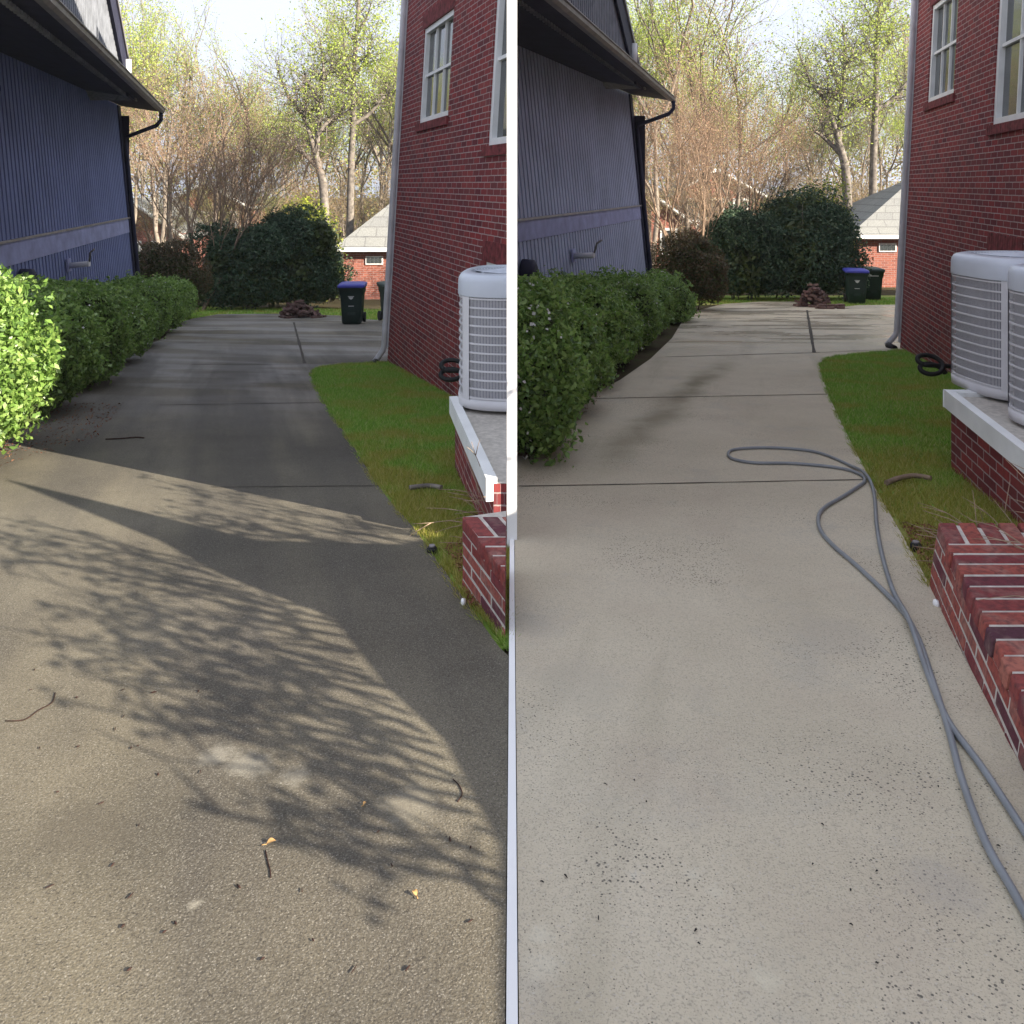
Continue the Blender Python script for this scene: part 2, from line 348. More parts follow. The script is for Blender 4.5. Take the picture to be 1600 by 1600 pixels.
_m = M['stoneB']; _g = _m.n('ShaderNodeNewGeometry'); _c = _m.ramp(_g.outputs['Random Per Island'], [(0, (.26, .05, .045)), (.35, (.38, .10, .075)), (.6, (.22, .045, .05)), (.78, (.08, .03, .05)), (.88, (.42, .15, .11)), (1, (.30, .07, .06))]); _f = _m.noise(40, 5); _m.col(_m.mix(_m.ramp(_f, [(.42, 0.0), (.72, .7)]), _m.mix(_m.ramp(_m.noise(9, 5), [(.5, 0.0), (.7, .5)]), _c, (.36, .25, .21)), (.07, .03, .035))); _m.nrm(_m.bump(_m.noise(120, 5), .9, .006)); M['stoneB'] = _m.m
M['sillbrick'] = simple('sill_brick', (.2, .04, .045), .85, .4, 14)
M['mortar'] = simple('mortar', (.56, .52, .47), .95, .15, 30, bump=.4)
M['boxleaf'] = leafmat('box_leaf', [(.09, .17, .04), (.20, .35, .07), (.28, .44, .10), (.36, .50, .14)], .45, .38, .6)
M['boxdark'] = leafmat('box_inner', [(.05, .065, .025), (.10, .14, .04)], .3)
M['blossom'] = leafmat('blossom', [(.55, .55, .5), (.75, .72, .7)], .2)
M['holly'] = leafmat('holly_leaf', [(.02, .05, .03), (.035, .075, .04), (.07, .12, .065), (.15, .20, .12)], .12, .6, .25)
M['azalea'] = leafmat('azalea_leaf', [(.05, .045, .02), (.09, .07, .03), (.14, .08, .04), (.10, .11, .03)], .2)
M['bud'] = leafmat('red_bud', [(.34, .19, .13), (.40, .26, .17), (.36, .29, .15)], .35)
M['spring'] = leafmat('spring_leaf', [(.34, .46, .07), (.46, .56, .11), (.56, .62, .18)], .45)
M['spring2'] = leafmat('far_leaf', [(.34, .38, .10), (.44, .46, .15), (.5, .42, .2)], .45)
M['spring3'] = leafmat('russet_leaf', [(.42, .26, .15), (.48, .34, .2), (.46, .42, .2)], .45)
M['yellowg'] = leafmat('yellow_green_leaf', [(.25, .32, .04), (.4, .42, .05)], .4)

# ------------------------------------------------------------------ ground, driveways, lawns
xs = [-300, -120, -60, -30, -20, -14, -10, -8, -6, -4.5, -3, -2, -1, -.5, -.012, .012, .5, 1, 2, 3, 4.5, 6, 8, 10, 14, 20, 30, 60, 120, 300]
ys = [-80, -30, -6, -3, 0, 3, 6, 9, 12, 15, 18, 21, 24, 27, 29.9, 30.1, 33, 36, 40, 45, 52, 60, 75, 100, 150, 250, 500]
mb = MB(); mb.grid([[(x, y, gnd(x, y)-.012) for x in xs] for y in ys], smooth=False)
setp(mb.build('ground', M['soil']), kind='structure')
def slab(name, pts, top, depth, mat):
    bm = bmesh.new()
    v = [bm.verts.new((x, y, fall(SA if x < 0 else SB, y)+top)) for x, y in pts]
    f = bm.faces.new(v)
    if f.normal.z < 0: f.normal_flip()
    bm.normal_update()
    r = bmesh.ops.extrude_face_region(bm, geom=[f])
    for q in r['geom']:
        if isinstance(q, bmesh.types.BMVert): q.co.z -= depth
    bmesh.ops.recalc_face_normals(bm, faces=bm.faces)
    bmesh.ops.triangulate(bm, faces=[q for q in bm.faces if len(q.verts) > 4])
    me = bpy.data.meshes.new(name); bm.to_mesh(me); bm.free()
    return setp(link(name, me, mat), kind='structure')
def world(pts): return [gp(*p) for p in pts]
edgeA = [tuple(p)[:2] for p in smooth_path([(*gp(*p), 0) for p in [(790,1033),(722,938),(650,835),(592,765),(545,690),(508,635),(490,600),(486,588),(492,579),(510,573),(550,570),(602,567)]], 5)]
edgeB = [tuple(p)[:2] for p in smooth_path([(*gp(*p), 0) for p in [(1600,1215),(1584,1185),(1482,985),(1465,945),(1420,860),(1358,750),(1320,675),(1295,620),(1283,585),(1281,572),(1290,562),(1320,556),(1404,548)]], 5)]
farA = world([(612,502),(570,500),(530,494),(430,491),(340,492),(300,499),(272,508),(255,530)])
drvA = [(-.014, -5)]+[(-.014, edgeA[0][1])]+edgeA[1:]+[(-.014, 13.2), (-.014, 20.5)]+farA+[(-6.3, 13), (-5.5, 10), (-4.9, 7.6), (-5.6, 5), (-9, 2), (-9, -5)]
slab('driveway', drvA, .02, .12, M['concA'])
farB = world([(1404,477),(1340,478),(1300,482),(1250,472),(1190,472),(1130,476),(1090,486),(1068,500),(1050,530)])
drvB = [(.014, -5), (3, -5), (1.6, 1.6)]+edgeB+[(13, 13.4), (15, farB[0][1])]+farB+[(2.0, 12), (1.3, 10), (.7, 8.6), (.3, 7.2), (.014, 6.9)]
slab('driveway', drvB, .02, .12, M['concB'])
def joint(a, b, wd):
    pa, pb = gp(*a), gp(*b); s = SA if a[0] < 800 else SB
    pts = []; n = 14; rr = random.Random(int(a[0]+a[1]))
    for i in range(n+1):
        t = i/n; pts.append((pa[0]+(pb[0]-pa[0])*t, pa[1]+(pb[1]-pa[1])*t))
    dx, dy = pb[0]-pa[0], pb[1]-pa[1]; L = math.hypot(dx, dy); nx, ny = -dy/L*wd/2, dx/L*wd/2
    mb = MB(); prev = None
    for x, y in pts:
        j = rr.uniform(.6, 1.3); o = rr.uniform(-.004, .004); cur = ((x+nx*j, y+ny*j+o), (x-nx*j, y-ny*j+o))
        if prev: mb.quad([(q[0], q[1], fall(s, q[1])+.0235) for q in (prev[0], prev[1], cur[1], cur[0])])
        prev = cur
    setp(mb.build('driveway_joint', M['joint']), kind='structure')
for a, b, wd in [((330,766),(591,764),.012),((250,636),(508,632),.02),((300,572),(488,571),.03),((459,505),(476,570),.05),((480,571),(598,566),.025)]: joint(a, b, wd)
for a, b, wd in [((811,765),(1360,754),.014),((930,626),(1294,619),.02),((1040,560),(1282,553),.03),((1261,486),(1272,553),.06),((1283,553),(1402,547),.02),((1268,511),(1400,508),.03)]: joint(a, b, wd)
# stray mineral grain in the near left: pale worn patches, part of the slab
wallA_end = (-.03, 7.66)
lawnA = edgeA[::-1][1:]+[(-.3, 3.4), (-.03, 3.4), (-.03, 7.7), (-1.93, 13.0)]
lawnA = edgeA[1:]+[(-1.95, 13.0), (-.03, 7.6), (-.03, edgeA[0][1]+.1)]
slab('lawn', lawnA, .004, .1, M['turf'])
lawnB = edgeB[3:]+[(6.25, 13.3), (4.3, 5.5), (3.6, 2.6), (1.9, 2.6)]
slab('lawn', lawnB, .004, .1, M['turf'])
slab('lawn', [(-.03, 20.6), (-.03, 27), (-14, 31), (-12, 24.6)]+farA[::-1][1:-1], .004, .1, M['turf'])
slab('lawn', farB[:-3][::-1]+[(20, farB[0][1]), (22, 30), (.03, 30), (.03, 27), (4, 24)][::1], .004, .1, M['turf'])
def inpoly(x, y, poly):
    r = np.zeros(len(x), bool); j = len(poly)-1
    for i in range(len(poly)):
        xi, yi = poly[i]; xj, yj = poly[j]
        c = ((yi > y) != (yj > y)) & (x < (xj-xi)*(y-yi)/(yj-yi+1e-12)+xi); r ^= c; j = i
    return r
def grass(poly, n, h, wd, slope, label, seed, bias=0):
    rs = np.random.RandomState(seed); P = np.array(poly); a, b = P.min(0), P.max(0)
    y = a[1]+(b[1]-a[1])*rs.rand(n*3)**(1+bias); x = rs.uniform(a[0], b[0], n*3); k = inpoly(x, y, poly); x, y = x[k][:n], y[k][:n]
    n = len(x); z = fall(slope, y)+.002; hh = h*rs.uniform(.4, 1.2, n); an = rs.uniform(0, 6.28, n); ln = rs.normal(0, .5, (n, 2))*hh[:, None]
    dx, dy = np.cos(an)*wd, np.sin(an)*wd
    V = np.stack([np.stack([x-dx, y-dy, z], 1), np.stack([x+dx, y+dy, z], 1), np.stack([x+ln[:, 0], y+ln[:, 1], z+hh], 1)], 1)
    setp(link('grass', quads_mesh('grass', V), M['grass']), label, 'grass', kind='stuff')
grass([(max(-99, x+.03), y) for x, y in lawnA], 100000, .045, .0035, SA, 'short green and mossy grass beside the dark stained driveway', 1, .5)
grass([(x+.03, max(y, 3.72)) for x, y in lawnB], 100000, .045, .0035, SB, 'short green and mossy grass beside the pale clean driveway', 2, .4)
def edge_grass(edge, s_, side, label, seed, n=9000, ymin=0):
    rs = np.random.RandomState(seed); E = np.array(edge); sg = E[1:]-E[:-1]; Ls = np.linalg.norm(sg, axis=1); k = rs.choice(len(sg), n, p=Ls/Ls.sum()); t = rs.rand(n, 1)
    P = E[k]+sg[k]*t; nr = np.stack([sg[k][:, 1], -sg[k][:, 0]], 1)/Ls[k][:, None]; cl = np.sin(P[:, 1]*9)+np.sin(P[:, 1]*23+1)+np.sin(P[:, 0]*17)
    P = P+nr*(np.abs(rs.normal(0, .018, (n, 1)))*side-.006*side); m = (cl > rs.normal(-.6, .6, n)) & (P[:, 1] > ymin); P = P[m]; n = len(P); z = fall(s_, P[:, 1])-.005
    hh = rs.uniform(.02, .055, n); ln = nr[m]*(-side*rs.uniform(-.2, .9, (n, 1)))*hh[:, None]+rs.normal(0, .012, (n, 2)); an = rs.uniform(0, 6.28, n); dx, dy = np.cos(an)*.004, np.sin(an)*.004
    V = np.stack([np.stack([P[:, 0]-dx, P[:, 1]-dy, z], 1), np.stack([P[:, 0]+dx, P[:, 1]+dy, z], 1), np.stack([P[:, 0]+ln[:, 0], P[:, 1]+ln[:, 1], z+hh], 1)], 1)
    setp(link('grass', quads_mesh('grass', V), M['grass']), label, 'grass', kind='stuff')
edge_grass(edgeA[2:], SA, 1, 'ragged grass tufts along the edge of the stained driveway', 11)
edge_grass(edgeB[3:], SB, 1, 'ragged grass tufts along the edge of the pale clean driveway', 12, ymin=3.8)
grass([(-.1, 21.5), (-.1, 27), (-12, 30), (-10, 25)]+[(x, y+.05) for x, y in farA[::-1][1:-1]], 15000, .07, .012, SA, 'grass strip behind the stained driveway by the brick heap', 3)
grass([(x, y+.06) for x, y in farB[:-3][::-1]]+[(20, farB[0][1]), (20, 28), (4, 28)], 20000, .07, .012, SB, 'grass strip behind the pale driveway under the bins', 4)

# ------------------------------------------------------------------ white wall added between the two drives; also shades the left one
mb = MB()
for y0_, y1_, zt_ in ((4.43, 11.5, 6.85), (11.5, 26, 8.4)): mb.box((0, (y0_+y1_)/2, (zt_-3)/2), (.054, y1_-y0_, zt_+3))
setp(mb.build('added_divider', M['partition']), 'tall thin white wall added between the two driveways, seen end-on, shading the left one', 'wall')
mb = MB(); pr = None  # white strip added on the ground to carry the divider forward
for y0 in [(-1+i*.2) for i in range(28)]:
    y1 = min(y0+.2, 4.43)
    if y1 <= y0: break
    mb.quad([(-.0115, y0, -SB*y0+.0225), (.0115, y0, -SB*y0+.0225), (.0115, y1, -SB*y1+.0225), (-.0115, y1, -SB*y1+.0225)])
    for sx in (-.0115, .0115): mb.quad([(sx, y0, -SB*y0+.0225), (sx, y1, -SB*y1+.0225), (sx, y1, -SB*y1-.1), (sx, y0, -SB*y0-.1)])
setp(mb.build('divider_strip', M['partition']), 'narrow white strip added to divide stained and clean concrete', 'edging')

# ------------------------------------------------------------------ walls with a frame of their own
class Wall:
    def __init__(s, Ox, Oy, k, l, z0, out):
        s.Ox, s.Oy, s.k, s.l, s.z0 = Ox, Oy, k, l, z0; n = math.hypot(1, k); s.n = n
        s.d = Vector((k/n, -1/n, 0)); s.up = Vector((l, 0, 1)); s.nr = Vector((out*1/n, out*k/n, 0))
    def pt(s, a, z, o=0): return Vector((s.Ox+s.l*(z-s.z0), s.Oy, z))+s.d*a+s.nr*o
    def img(s, x, y):
        q = (x-800)/F; v = (HY-y)/F
        Y = (s.Ox+s.k*s.Oy+s.l*(EYE-s.z0))/(q+s.k-s.l*v)
        return ((s.Oy-Y)*s.n, EYE+v*Y)
    def rect(s, mb, a0, a1, z0, z1, o=0): mb.quad([s.pt(a0, z0, o), s.pt(a1, z0, o), s.pt(a1, z1, o), s.pt(a0, z1, o)], [(a0, z0), (a1, z0), (a1, z1), (a0, z1)])
    def bar(s, mb, a0, a1, z0, z1, o0, o1):
        P = [s.pt(a, z, o) for a in (a0, a1) for z in (z0, z1) for o in (o0, o1)]
        A = [a0, a1]
        for i in ((0,1,3,2),(4,6,7,5),(0,4,5,1),(2,3,7,6),(0,2,6,4),(1,5,7,3)):
            mb.quad([P[k] for k in i], [((a0, a1)[k >> 2]+(o0, o1)[k & 1], (z0, z1)[(k >> 1) & 1]+(0 if i in ((0,1,3,2),(4,6,7,5),(0,2,6,4),(1,5,7,3)) else (o0, o1)[k & 1])) for k in i])
    def holed(s, mb, a0, a1, z0, z1, holes, depth):
        As = sorted({a0, a1, *[h[0] for h in holes], *[h[1] for h in holes]}); Zs = sorted({z0, z1, *[h[2] for h in holes], *[h[3] for h in holes]})
        As = [a for a in As if a0 <= a <= a1]; Zs = [z for z in Zs if z0 <= z <= z1]
        for i in range(len(As)-1):
            for j in range(len(Zs)-1):
                ca, cz = (As[i]+As[i+1])/2, (Zs[j]+Zs[j+1])/2
                if any(h[0] < ca < h[1] and h[2] < cz < h[3] for h in holes): continue
                s.rect(mb, As[i], As[i+1], Zs[j], Zs[j+1])
        for h in holes:
            p = lambda a, z, o: s.pt(a, z, o)
            for (A, Z) in (((h[0], h[0]), (h[2], h[3])), ((h[1], h[1]), (h[2], h[3]))):
                mb.quad([p(A[0], Z[0], 0), p(A[0], Z[1], 0), p(A[0], Z[1], -depth), p(A[0], Z[0], -depth)], [(0, Z[0]), (0, Z[1]), (depth, Z[1]), (depth, Z[0])])
            for Z in (h[2], h[3]):
                mb.quad([p(h[0], Z, 0), p(h[1], Z, 0), p(h[1], Z, -depth), p(h[0], Z, -depth)], [(h[0], 0), (h[1], 0), (h[1], depth), (h[0], depth)])
def window(W, h, parent, cols, rows, depth=.10, sill=True, curtain=True):
    a0, a1, z0, z1 = h; f = .075
    mb = MB()
    W.bar(mb, a0+.002, a0+f, z0+.002, z1-.002, -depth, -.02); W.bar(mb, a1-f, a1-.002, z0+.002, z1-.002, -depth, -.02)
    W.bar(mb, a0+f, a1-f, z1-f, z1-.002, -depth, -.022); W.bar(mb, a0+f, a1-f, z0+.002, z0+f, -depth, -.022)
    fr = mb.build('window', M['white'], parent)
    mb = MB(); zc = (z0+z1)/2; W.bar(mb, a0+f, a1-f, zc-.02, zc+.02, -depth+.005, -.045)
    aw, zw = (a1-a0-2*f), (z1-z0-2*f)
    for i in range(1, cols): a = a0+f+aw*i/cols; W.bar(mb, a-.014, a+.014, z0+f, z1-f, -depth+.01, -.05)
    for j in range(1, rows):
        if rows % 2 == 0 and j == rows//2: continue
        z = z0+f+zw*j/rows; W.bar(mb, a0+f, a1-f, z-.01, z+.01, -depth+.01, -.055)
    mb.build('sash', M['white'], fr)
    mb = MB(); W.rect(mb, a0+f, a1-f, z0+f, z1-f, -.082); mb.build('pane', M['glass'], fr)
    if sill:
        mb = MB(); n = int((a1-a0+.2)/.075)
        for i in range(n):
            a = a0-.1+i*.075; W.bar(mb, a+.004, a+.071, z0-.11, z0-.002, -.05, .03)
        mb.build('window_sill', M['sillbrick'], fr)
    return fr

def brick_house(W, label, side, aend, holes, ztop, body, grp):
    root = empty('brick_house', (W.Ox, W.Oy, gnd(W.Ox, W.Oy)), label, 'house')
    mb = MB(); W.holed(mb, 0, aend, -3.2, ztop, [h[0] for h in holes], .12)
    # other sides of the body
    pb = body
    for i in range(len(pb)-1):
        p, q = pb[i], pb[i+1]; L = math.hypot(q[0]-p[0], q[1]-p[1]); lt = W.l*(ztop-W.z0); lb = W.l*(-3.2-W.z0)
        mb.quad([(p[0]+lb, p[1], -3.2), (q[0]+lb, q[1], -3.2), (q[0]+lt, q[1], ztop), (p[0]+lt, p[1], ztop)], [(0, 0), (L, 0), (L, ztop+3.2), (0, ztop+3.2)])
    wl = mb.build('wall', M['brick'], root)
    mb = MB(); lt = W.l*(ztop-W.z0); poly = [Vector((p[0]+lt, p[1], 0)) for p in pb]; c = sum(poly, Vector())/len(poly)
    big = [c+(p-c)*1.02 for p in poly]
    for i in range(len(big)):
        p, q = big[i], big[(i+1) % len(big)]
        mb.quad([(p.x, p.y, ztop), (q.x, q.y, ztop), (c.x, c.y, ztop+(1.8 if side == 'B' else .05))])
    rf = mb.build('roof', M['shingle'], root)
    out = [wl, rf]
    for h, cols, rows, sill, cur in holes:
        fr = window(W, h, root, cols, rows, sill=sill, curtain=cur); out += [fr]+list(fr.children)
    return root, out
def holefrom(W, x0, yb, x1, yt, fix=None):
    a0, zb = W.img(x0, yb); a1, _ = W.img(x1, yb); _, zt = W.img(x0, yt); return (min(a0, a1), max(a0, a1), zb, zt)
WA = Wall(-1.95, 13.0, .36, .058, -1.26, -1); WB = Wall(6.25, 13.4, -.246, .053, -1.1, -1)
hA1 = holefrom(WA, 654, 194, 699, 52); hA2 = holefrom(WA, 761, 228, 793, -30); hA2 = (hA2[0], hA2[0]+1.3, hA2[2], hA2[3])
hA3 = holefrom(WA, 756, 436, 793, 408); hA3 = (hA3[0], hA3[0]+1.0, hA3[2], hA3[3])
rootA, partsA = brick_house(WA, 'red brick house in shade beside the dark stained driveway', 'A', 5.85, [(hA1, 3, 2, True, True), (hA2, 2, 2, True, True), (hA3, 2, 1, False, False)], 6.8,
                            [(-1.95, 13.0), (-.03, 13.0), (-.03, 7.66)], 'a')
hB1 = holefrom(WB, 1448, 162, 1489, 16); hB2 = holefrom(WB, 1549, 196, 1590, -40); hB2 = (hB2[0], hB2[0]+1.3, hB2[2], hB2[3])
hB3 = holefrom(WB, 1545, 425, 1590, 394); hB3 = (hB3[0], hB3[0]+1.0, hB3[2], hB3[3])
nearB = WB.pt(11.3, 0)
rootB, partsB = brick_house(WB, 'red brick house with white windows beside the pale clean driveway', 'B', 11.35, [(hB1, 3, 2, True, True), (hB2, 2, 2, True, True), (hB3, 2, 1, False, False)], 9.8,
                            [(6.25, 13.4), (21.2, 13.4), (21.2, nearB.y), (nearB.x, nearB.y)], 'b')
# soldier courses over and under the openings
def soldiers(W, a0, a1, z0, z1, parent):
    mb = MB(); n = max(2, int((a1-a0)/.075))
    for i in range(n):
        a = a0+i*.075; W.bar(mb, a+.004, a+.071, z0, z1, -.05, .006)
    return mb.build('lintel', M['sillbrick'], parent)
for W, hs, root, parts in ((WA, (hA1, hA3), rootA, partsA), (WB, (hB1, hB3), rootB, partsB)):
    for h in hs:
        parts.append(soldiers(W, h[0]-.1, h[1]+.1, h[3]+.003, h[3]+.22, root))
for o in partsA: clip(o, -.0272, 'neg')

def downspout(W, root, foot, label):
    mb = MB(); P = [W.pt(-.03, z, .06) for z in (6.3, 3, 0, foot+.28)]
    q = W.pt(-.03, foot+.1, .14); P += [W.pt(-.03, foot+.2, .07), q, W.pt(-.03, foot+.02, .2)]
    mb.tube(P, .045, 8); o = mb.build('downspout', M['spout'], root)
    mb = MB(); c = W.pt(-.03, foot+.03, .17); mb.tube([c, c+Vector((-.02, -.08, -.01)), c+Vector((0, -.22, -.02))], .055, 10)
    mb.build('drain_pipe', M['rubber'], root)
    mb = MB(); W.bar(mb, -.085, .02, -1.0, 6.5, .003, .02); mb.build('corner_board', M['spout'], root)
downspout(WA, rootA, -1.24, ''); downspout(WB, rootB, -1.08, '')

# ------------------------------------------------------------------ blue houses
def siding(W, mb, a0, a1, zf, sp=.17, gw=.06, gd=.06):
    """vertical grooved boards; zf(a) -> (bottom, top)"""
    a = a0
    def strip(x0, x1, o0, o1):
        b0, t0 = zf(x0); b1, t1 = zf(x1)
        mb.quad([W.pt(x0, b0, o0), W.pt(x1, b1, o1), W.pt(x1, t1, o1), W.pt(x0, t0, o0)])
    while a < a1:
        e = min(a+sp-gw, a1); strip(a, e, 0, 0)
        if e+gw <= a1:
            strip(e, e+.003, 0, -gd); strip(e+.003, e+gw-.003, -gd, -gd); strip(e+gw-.003, e+gw, -gd, 0)
        a += sp
def blue_house(W, label, aend, Efar, Enear, topN, topF, bandT, bandB, body, gable, side):
    root = empty('blue_house', (W.Ox, W.Oy, gnd(W.Ox, W.Oy)), label, 'house'); out = []
    aF, zF = topF; aN, zN = topN
    def ztop(a): return zF+(zN-zF)*(a-aF)/(aN-aF)+.02
    bt = lambda a: bandT
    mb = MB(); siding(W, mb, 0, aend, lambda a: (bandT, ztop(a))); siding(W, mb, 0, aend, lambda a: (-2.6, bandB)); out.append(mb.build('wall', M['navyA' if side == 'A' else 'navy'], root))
    mb = MB(); W.bar(mb, 0, aend, bandB, bandT, -.05, .012); out.append(mb.build('band_board', M['navyband'], root))
    mb = MB(); W.bar(mb, 0, aend, bandT+.001, bandT+.035, -.05, .035); out.append(mb.build('drip_cap', M['gutter'], root))
    mb = MB(); W.bar(mb, -.02, .26, -2.6, zF, .004, .03); out.append(mb.build('corner_board', M['navydark'], root))
    # soffit, fascia, gutter
    E0, E1 = Vector(Efar), Vector(Enear)
    T0, T1 = W.pt(-.25, ztop(-.25)+.0), W.pt(aend, ztop(aend))
    mb = MB(); n = 7
    for i in range(n):
        t0, t1 = i/n+.004, (i+1)/n-.004
        mb.quad([T0.lerp(E0, t0), T1.lerp(E1, t0), T1.lerp(E1, t1), T0.lerp(E0, t1)])
    up = Vector((0, 0, .012)); mb.quad([T0+up, T1+up, E1+up, E0+up])
    mb.quad([T0, E0, E0+Vector((0, .02, .12)), T0+Vector((0, .02, .12))]); out.append(mb.build('soffit', M['navydark'], root))
    d = (E1-E0).normalized(); o = Vector((-d.y, d.x, 0)).normalized()
    mb = MB()
    prof = [(0, -.03), (.07, -.035), (.11, .0), (.115, .05), (.135, .06), (.135, .075), (.1, .075), (.09, .02), (.02, .0)]
    rows = [[E0+o*a+Vector((0, 0, b)) for a, b in prof], [E1+o*a+Vector((0, 0, b)) for a, b in prof]]
    mb.grid(rows, smooth=False); mb.quad([E0+o*a+Vector((0, 0, b)) for a, b in prof]); out.append(mb.build('gutter', M['gutter'], root))
    # roof slope behind the gutter
    back = [Vector((body[1][0], E0.y, E0.z+2.3)), Vector((body[2][0], E1.y, E1.z+2.3))]
    mb = MB(); r0, r1 = E0+Vector((0, 0, .03)), E1+Vector((0, 0, .03))
    inn0 = E0-o*.55+Vector((0, 0, .12)); inn1 = E1-o*.55+Vector((0, 0, .12))
    mb.quad([r0, r1, inn1, inn0], [(0, 0), (12, 0), (12, .5), (0, .5)]); out.append(mb.build('roof', M['shingle'], root))
    # body behind
    mb = MB()
    for i in range(len(body)-1):
        p, q = body[i], body[i+1]; mb.quad([(p[0], p[1], -3), (q[0], q[1], -3), (q[0], q[1], 3.2), (p[0], p[1], 3.2)])
    out.append(mb.build('rear_wall', M['navydark'], root))
    # steep gabled upper storey standing behind the gutter line
    U = Wall(E0.x-o.x*.32, E0.y, -(E1.x-E0.x)/(E1.y-E0.y), 0, 0, 1)
    U.k = (E1.x-E0.x)/(E0.y-E1.y); n_ = math.hypot(1, U.k); U.n = n_; U.d = Vector((U.k/n_, -1/n_, 0)); U.nr = Vector((1/n_, U.k/n_, 0))
    (g0, h0), (g1, h1), (t0_, u0), (t1_, u1) = [U.img(*p) for p in gable]
    top = 7.6; k1 = (g1-g0)/(h1-h0); aa = lambda z: g0+(z-h0)*k1
    zb = E0.z-.02; amax = (E0.y-E1.y)*n_
    mb = MB(); a = aa(zb)
    def gz(x): return (zb, min(top, max(zb+.01, h0+(x-g0)/k1)))
    siding(U, mb, a, amax, gz, .142); out.append(mb.build('gable_wall', M['upsiding'], root))
    wd = abs(U.img(*gable[2])[0]-U.img(gable[0][0], gable[2][1])[0])
    mb = MB(); wd = max(.35, min(wd, 1.1))
    for oo0, oo1, w0, w1, nm, mt in ((.012, .06, 0, .95, 'rake_board', 'navydark'), (.062, .09, -.06, .10, 'rake_trim', 'gutter')):
        mb = MB(); A = [(aa(zb)-.12+w0*wd, zb), (aa(top)-.12+w0*wd, top), (aa(top)-.12+w1*wd, top), (aa(zb)-.12+w1*wd, zb)]
        fr = [U.pt(a_, z_, oo1) for a_, z_ in A]; bk = [U.pt(a_, z_, oo0) for a_, z_ in A]
        mb.quad(fr); mb.quad(bk[::-1])
        for i in range(4): mb.quad([fr[i], bk[i], bk[(i+1) % 4], fr[(i+1) % 4]])
        out.append(mb.build(nm, M[mt], root))
    mb = MB()   # rear of the upper storey
    P = [U.pt(aa(zb), zb), U.pt(aa(top), top), U.pt(amax, top), U.pt(amax, zb)]; Bk = [p+Vector((-2.6 if side == 'A' else -2.0, 0, 0)) for p in P]
    mb.quad(Bk); mb.quad([P[0], P[1], Bk[1], Bk[0]]); mb.quad([P[1], P[2], Bk[2], Bk[1]]); mb.quad([P[2], P[3], Bk[3], Bk[2]])
    out.append(mb.build('gable_roof', M['shingle'], root))
    # downpipe: elbow from the gutter back to the corner and down
    g = E0+o*.06; c = W.pt(.12, 0, .075)
    top_ = W.pt(.02, E0.z-.62, .09)
    path = [g+Vector((0, -.1, -.02)), g+Vector((0, -.1, -.2)), g.lerp(top_, .12)+Vector((0, -.1, -.26)), top_, W.pt(.06, E0.z-.85, .08), W.pt(.1, 0, .08), W.pt(.12, -1.9, .08)]
    mb = MB(); mb.tube(path, .05, 8); out.append(mb.build('downspout', M['navydark'], root))
    mb = MB(); W.bar(mb, .42, .78, -2.3, -1.0, .02, .16); out.append(mb.build('meter_box', M['navyband'], root))
    return root, out, U
BA = Wall(-9.03, 20, .254, -.0965, -.87, 1); BB = Wall(3.28, 20, -.37, -.099, -.6, 1)
E0 = at(250, 175, 20.2); E1p = at(75, 15, 1); yn = (E0[2]-EYE)/(273/F); E1 = ((75-800)/F*yn, yn, E0[2]); k = 1.25
E1 = tuple(E0[i]+(E1[i]-E0[i])*1.06 for i in range(3))
bhA, bpA, UA = blue_house(BA, 'blue clapboard house with dark eave left of the stained driveway', 12.3, E0, E1, BA.img(15, 90), BA.img(187, 166), EYE+(HY-341)/65, EYE+(HY-362)/65,
    [(-9.2, 20), (-16, 20), (-16, 7.8), (-5.9, 7.8)], [(198, 118), (178, 15), (178, 100), (157, 15)], 'A')
E0 = at(1047, 157, 20.2); yn = (E0[2]-EYE)/(272/F); E1 = ((875-800)/F*yn, yn, E0[2])
E1 = tuple(E0[i]+(E1[i]-E0[i])*1.16 for i in range(3))
bhB, bpB, UB = blue_house(BB, 'blue clapboard house with dark eave left of the clean pale driveway', 10.3, E0, E1, BB.img(812, 74), BB.img(985, 148), EYE+(HY-322)/65, EYE+(HY-341)/65,
    [(3.2, 20), (.03, 20), (.03, 10.6)], [(993, 105), (972, 15), (968, 85), (952, 15)], 'B')
for o in bpB: clip(o, .0272, 'pos')
def wall_vent(W, x, y, parent, label_=None):
    a, z = W.img(x, y); mb = MB()
    W.bar(mb, a-.1, a+.1, z-.1, z+.12, .02, .05); mb.build('vent_plate', M['navyband'], parent)
    mb = MB(); p = W.pt(a, z, .05); q = p+W.nr*.34+Vector((0, -.06, .03)); mb.tube([p, p.lerp(q, .5), q], .05, 10); mb.build('exhaust_pipe', M['spout'], parent)
    mb = MB(); mb.tube([q+Vector((0, 0, .04)), q+Vector((.04, -.05, .2)), q+Vector((.12, -.08, .26))], .018, 6); mb.build('pipe_bracket', M['gutter'], parent)
    a2 = a+.1; mb = MB(); p = W.pt(a2-.1, z-.55, .03); mb.box(p+W.nr*.08, (.16, .14, .26), Matrix.Rotation(.4, 3, 'Y')); bevel(mb.build('meter', M['navyband'], parent), .02)
wall_vent(BA, 104, 415, bhA); wall_vent(BB, 893, 400, bhB)
for W, x, y, par in ((BA, 30, 437, bhA), (BB, 815, 422, bhB)):
    a, z = W.img(x, y); mb = MB(); p = W.pt(a, z, .02); mb.tube([p, p+W.nr*.16, p+W.nr*.2], [.16, .15, .08], 14); mb.build('vent_hood', M['navydark'], par)

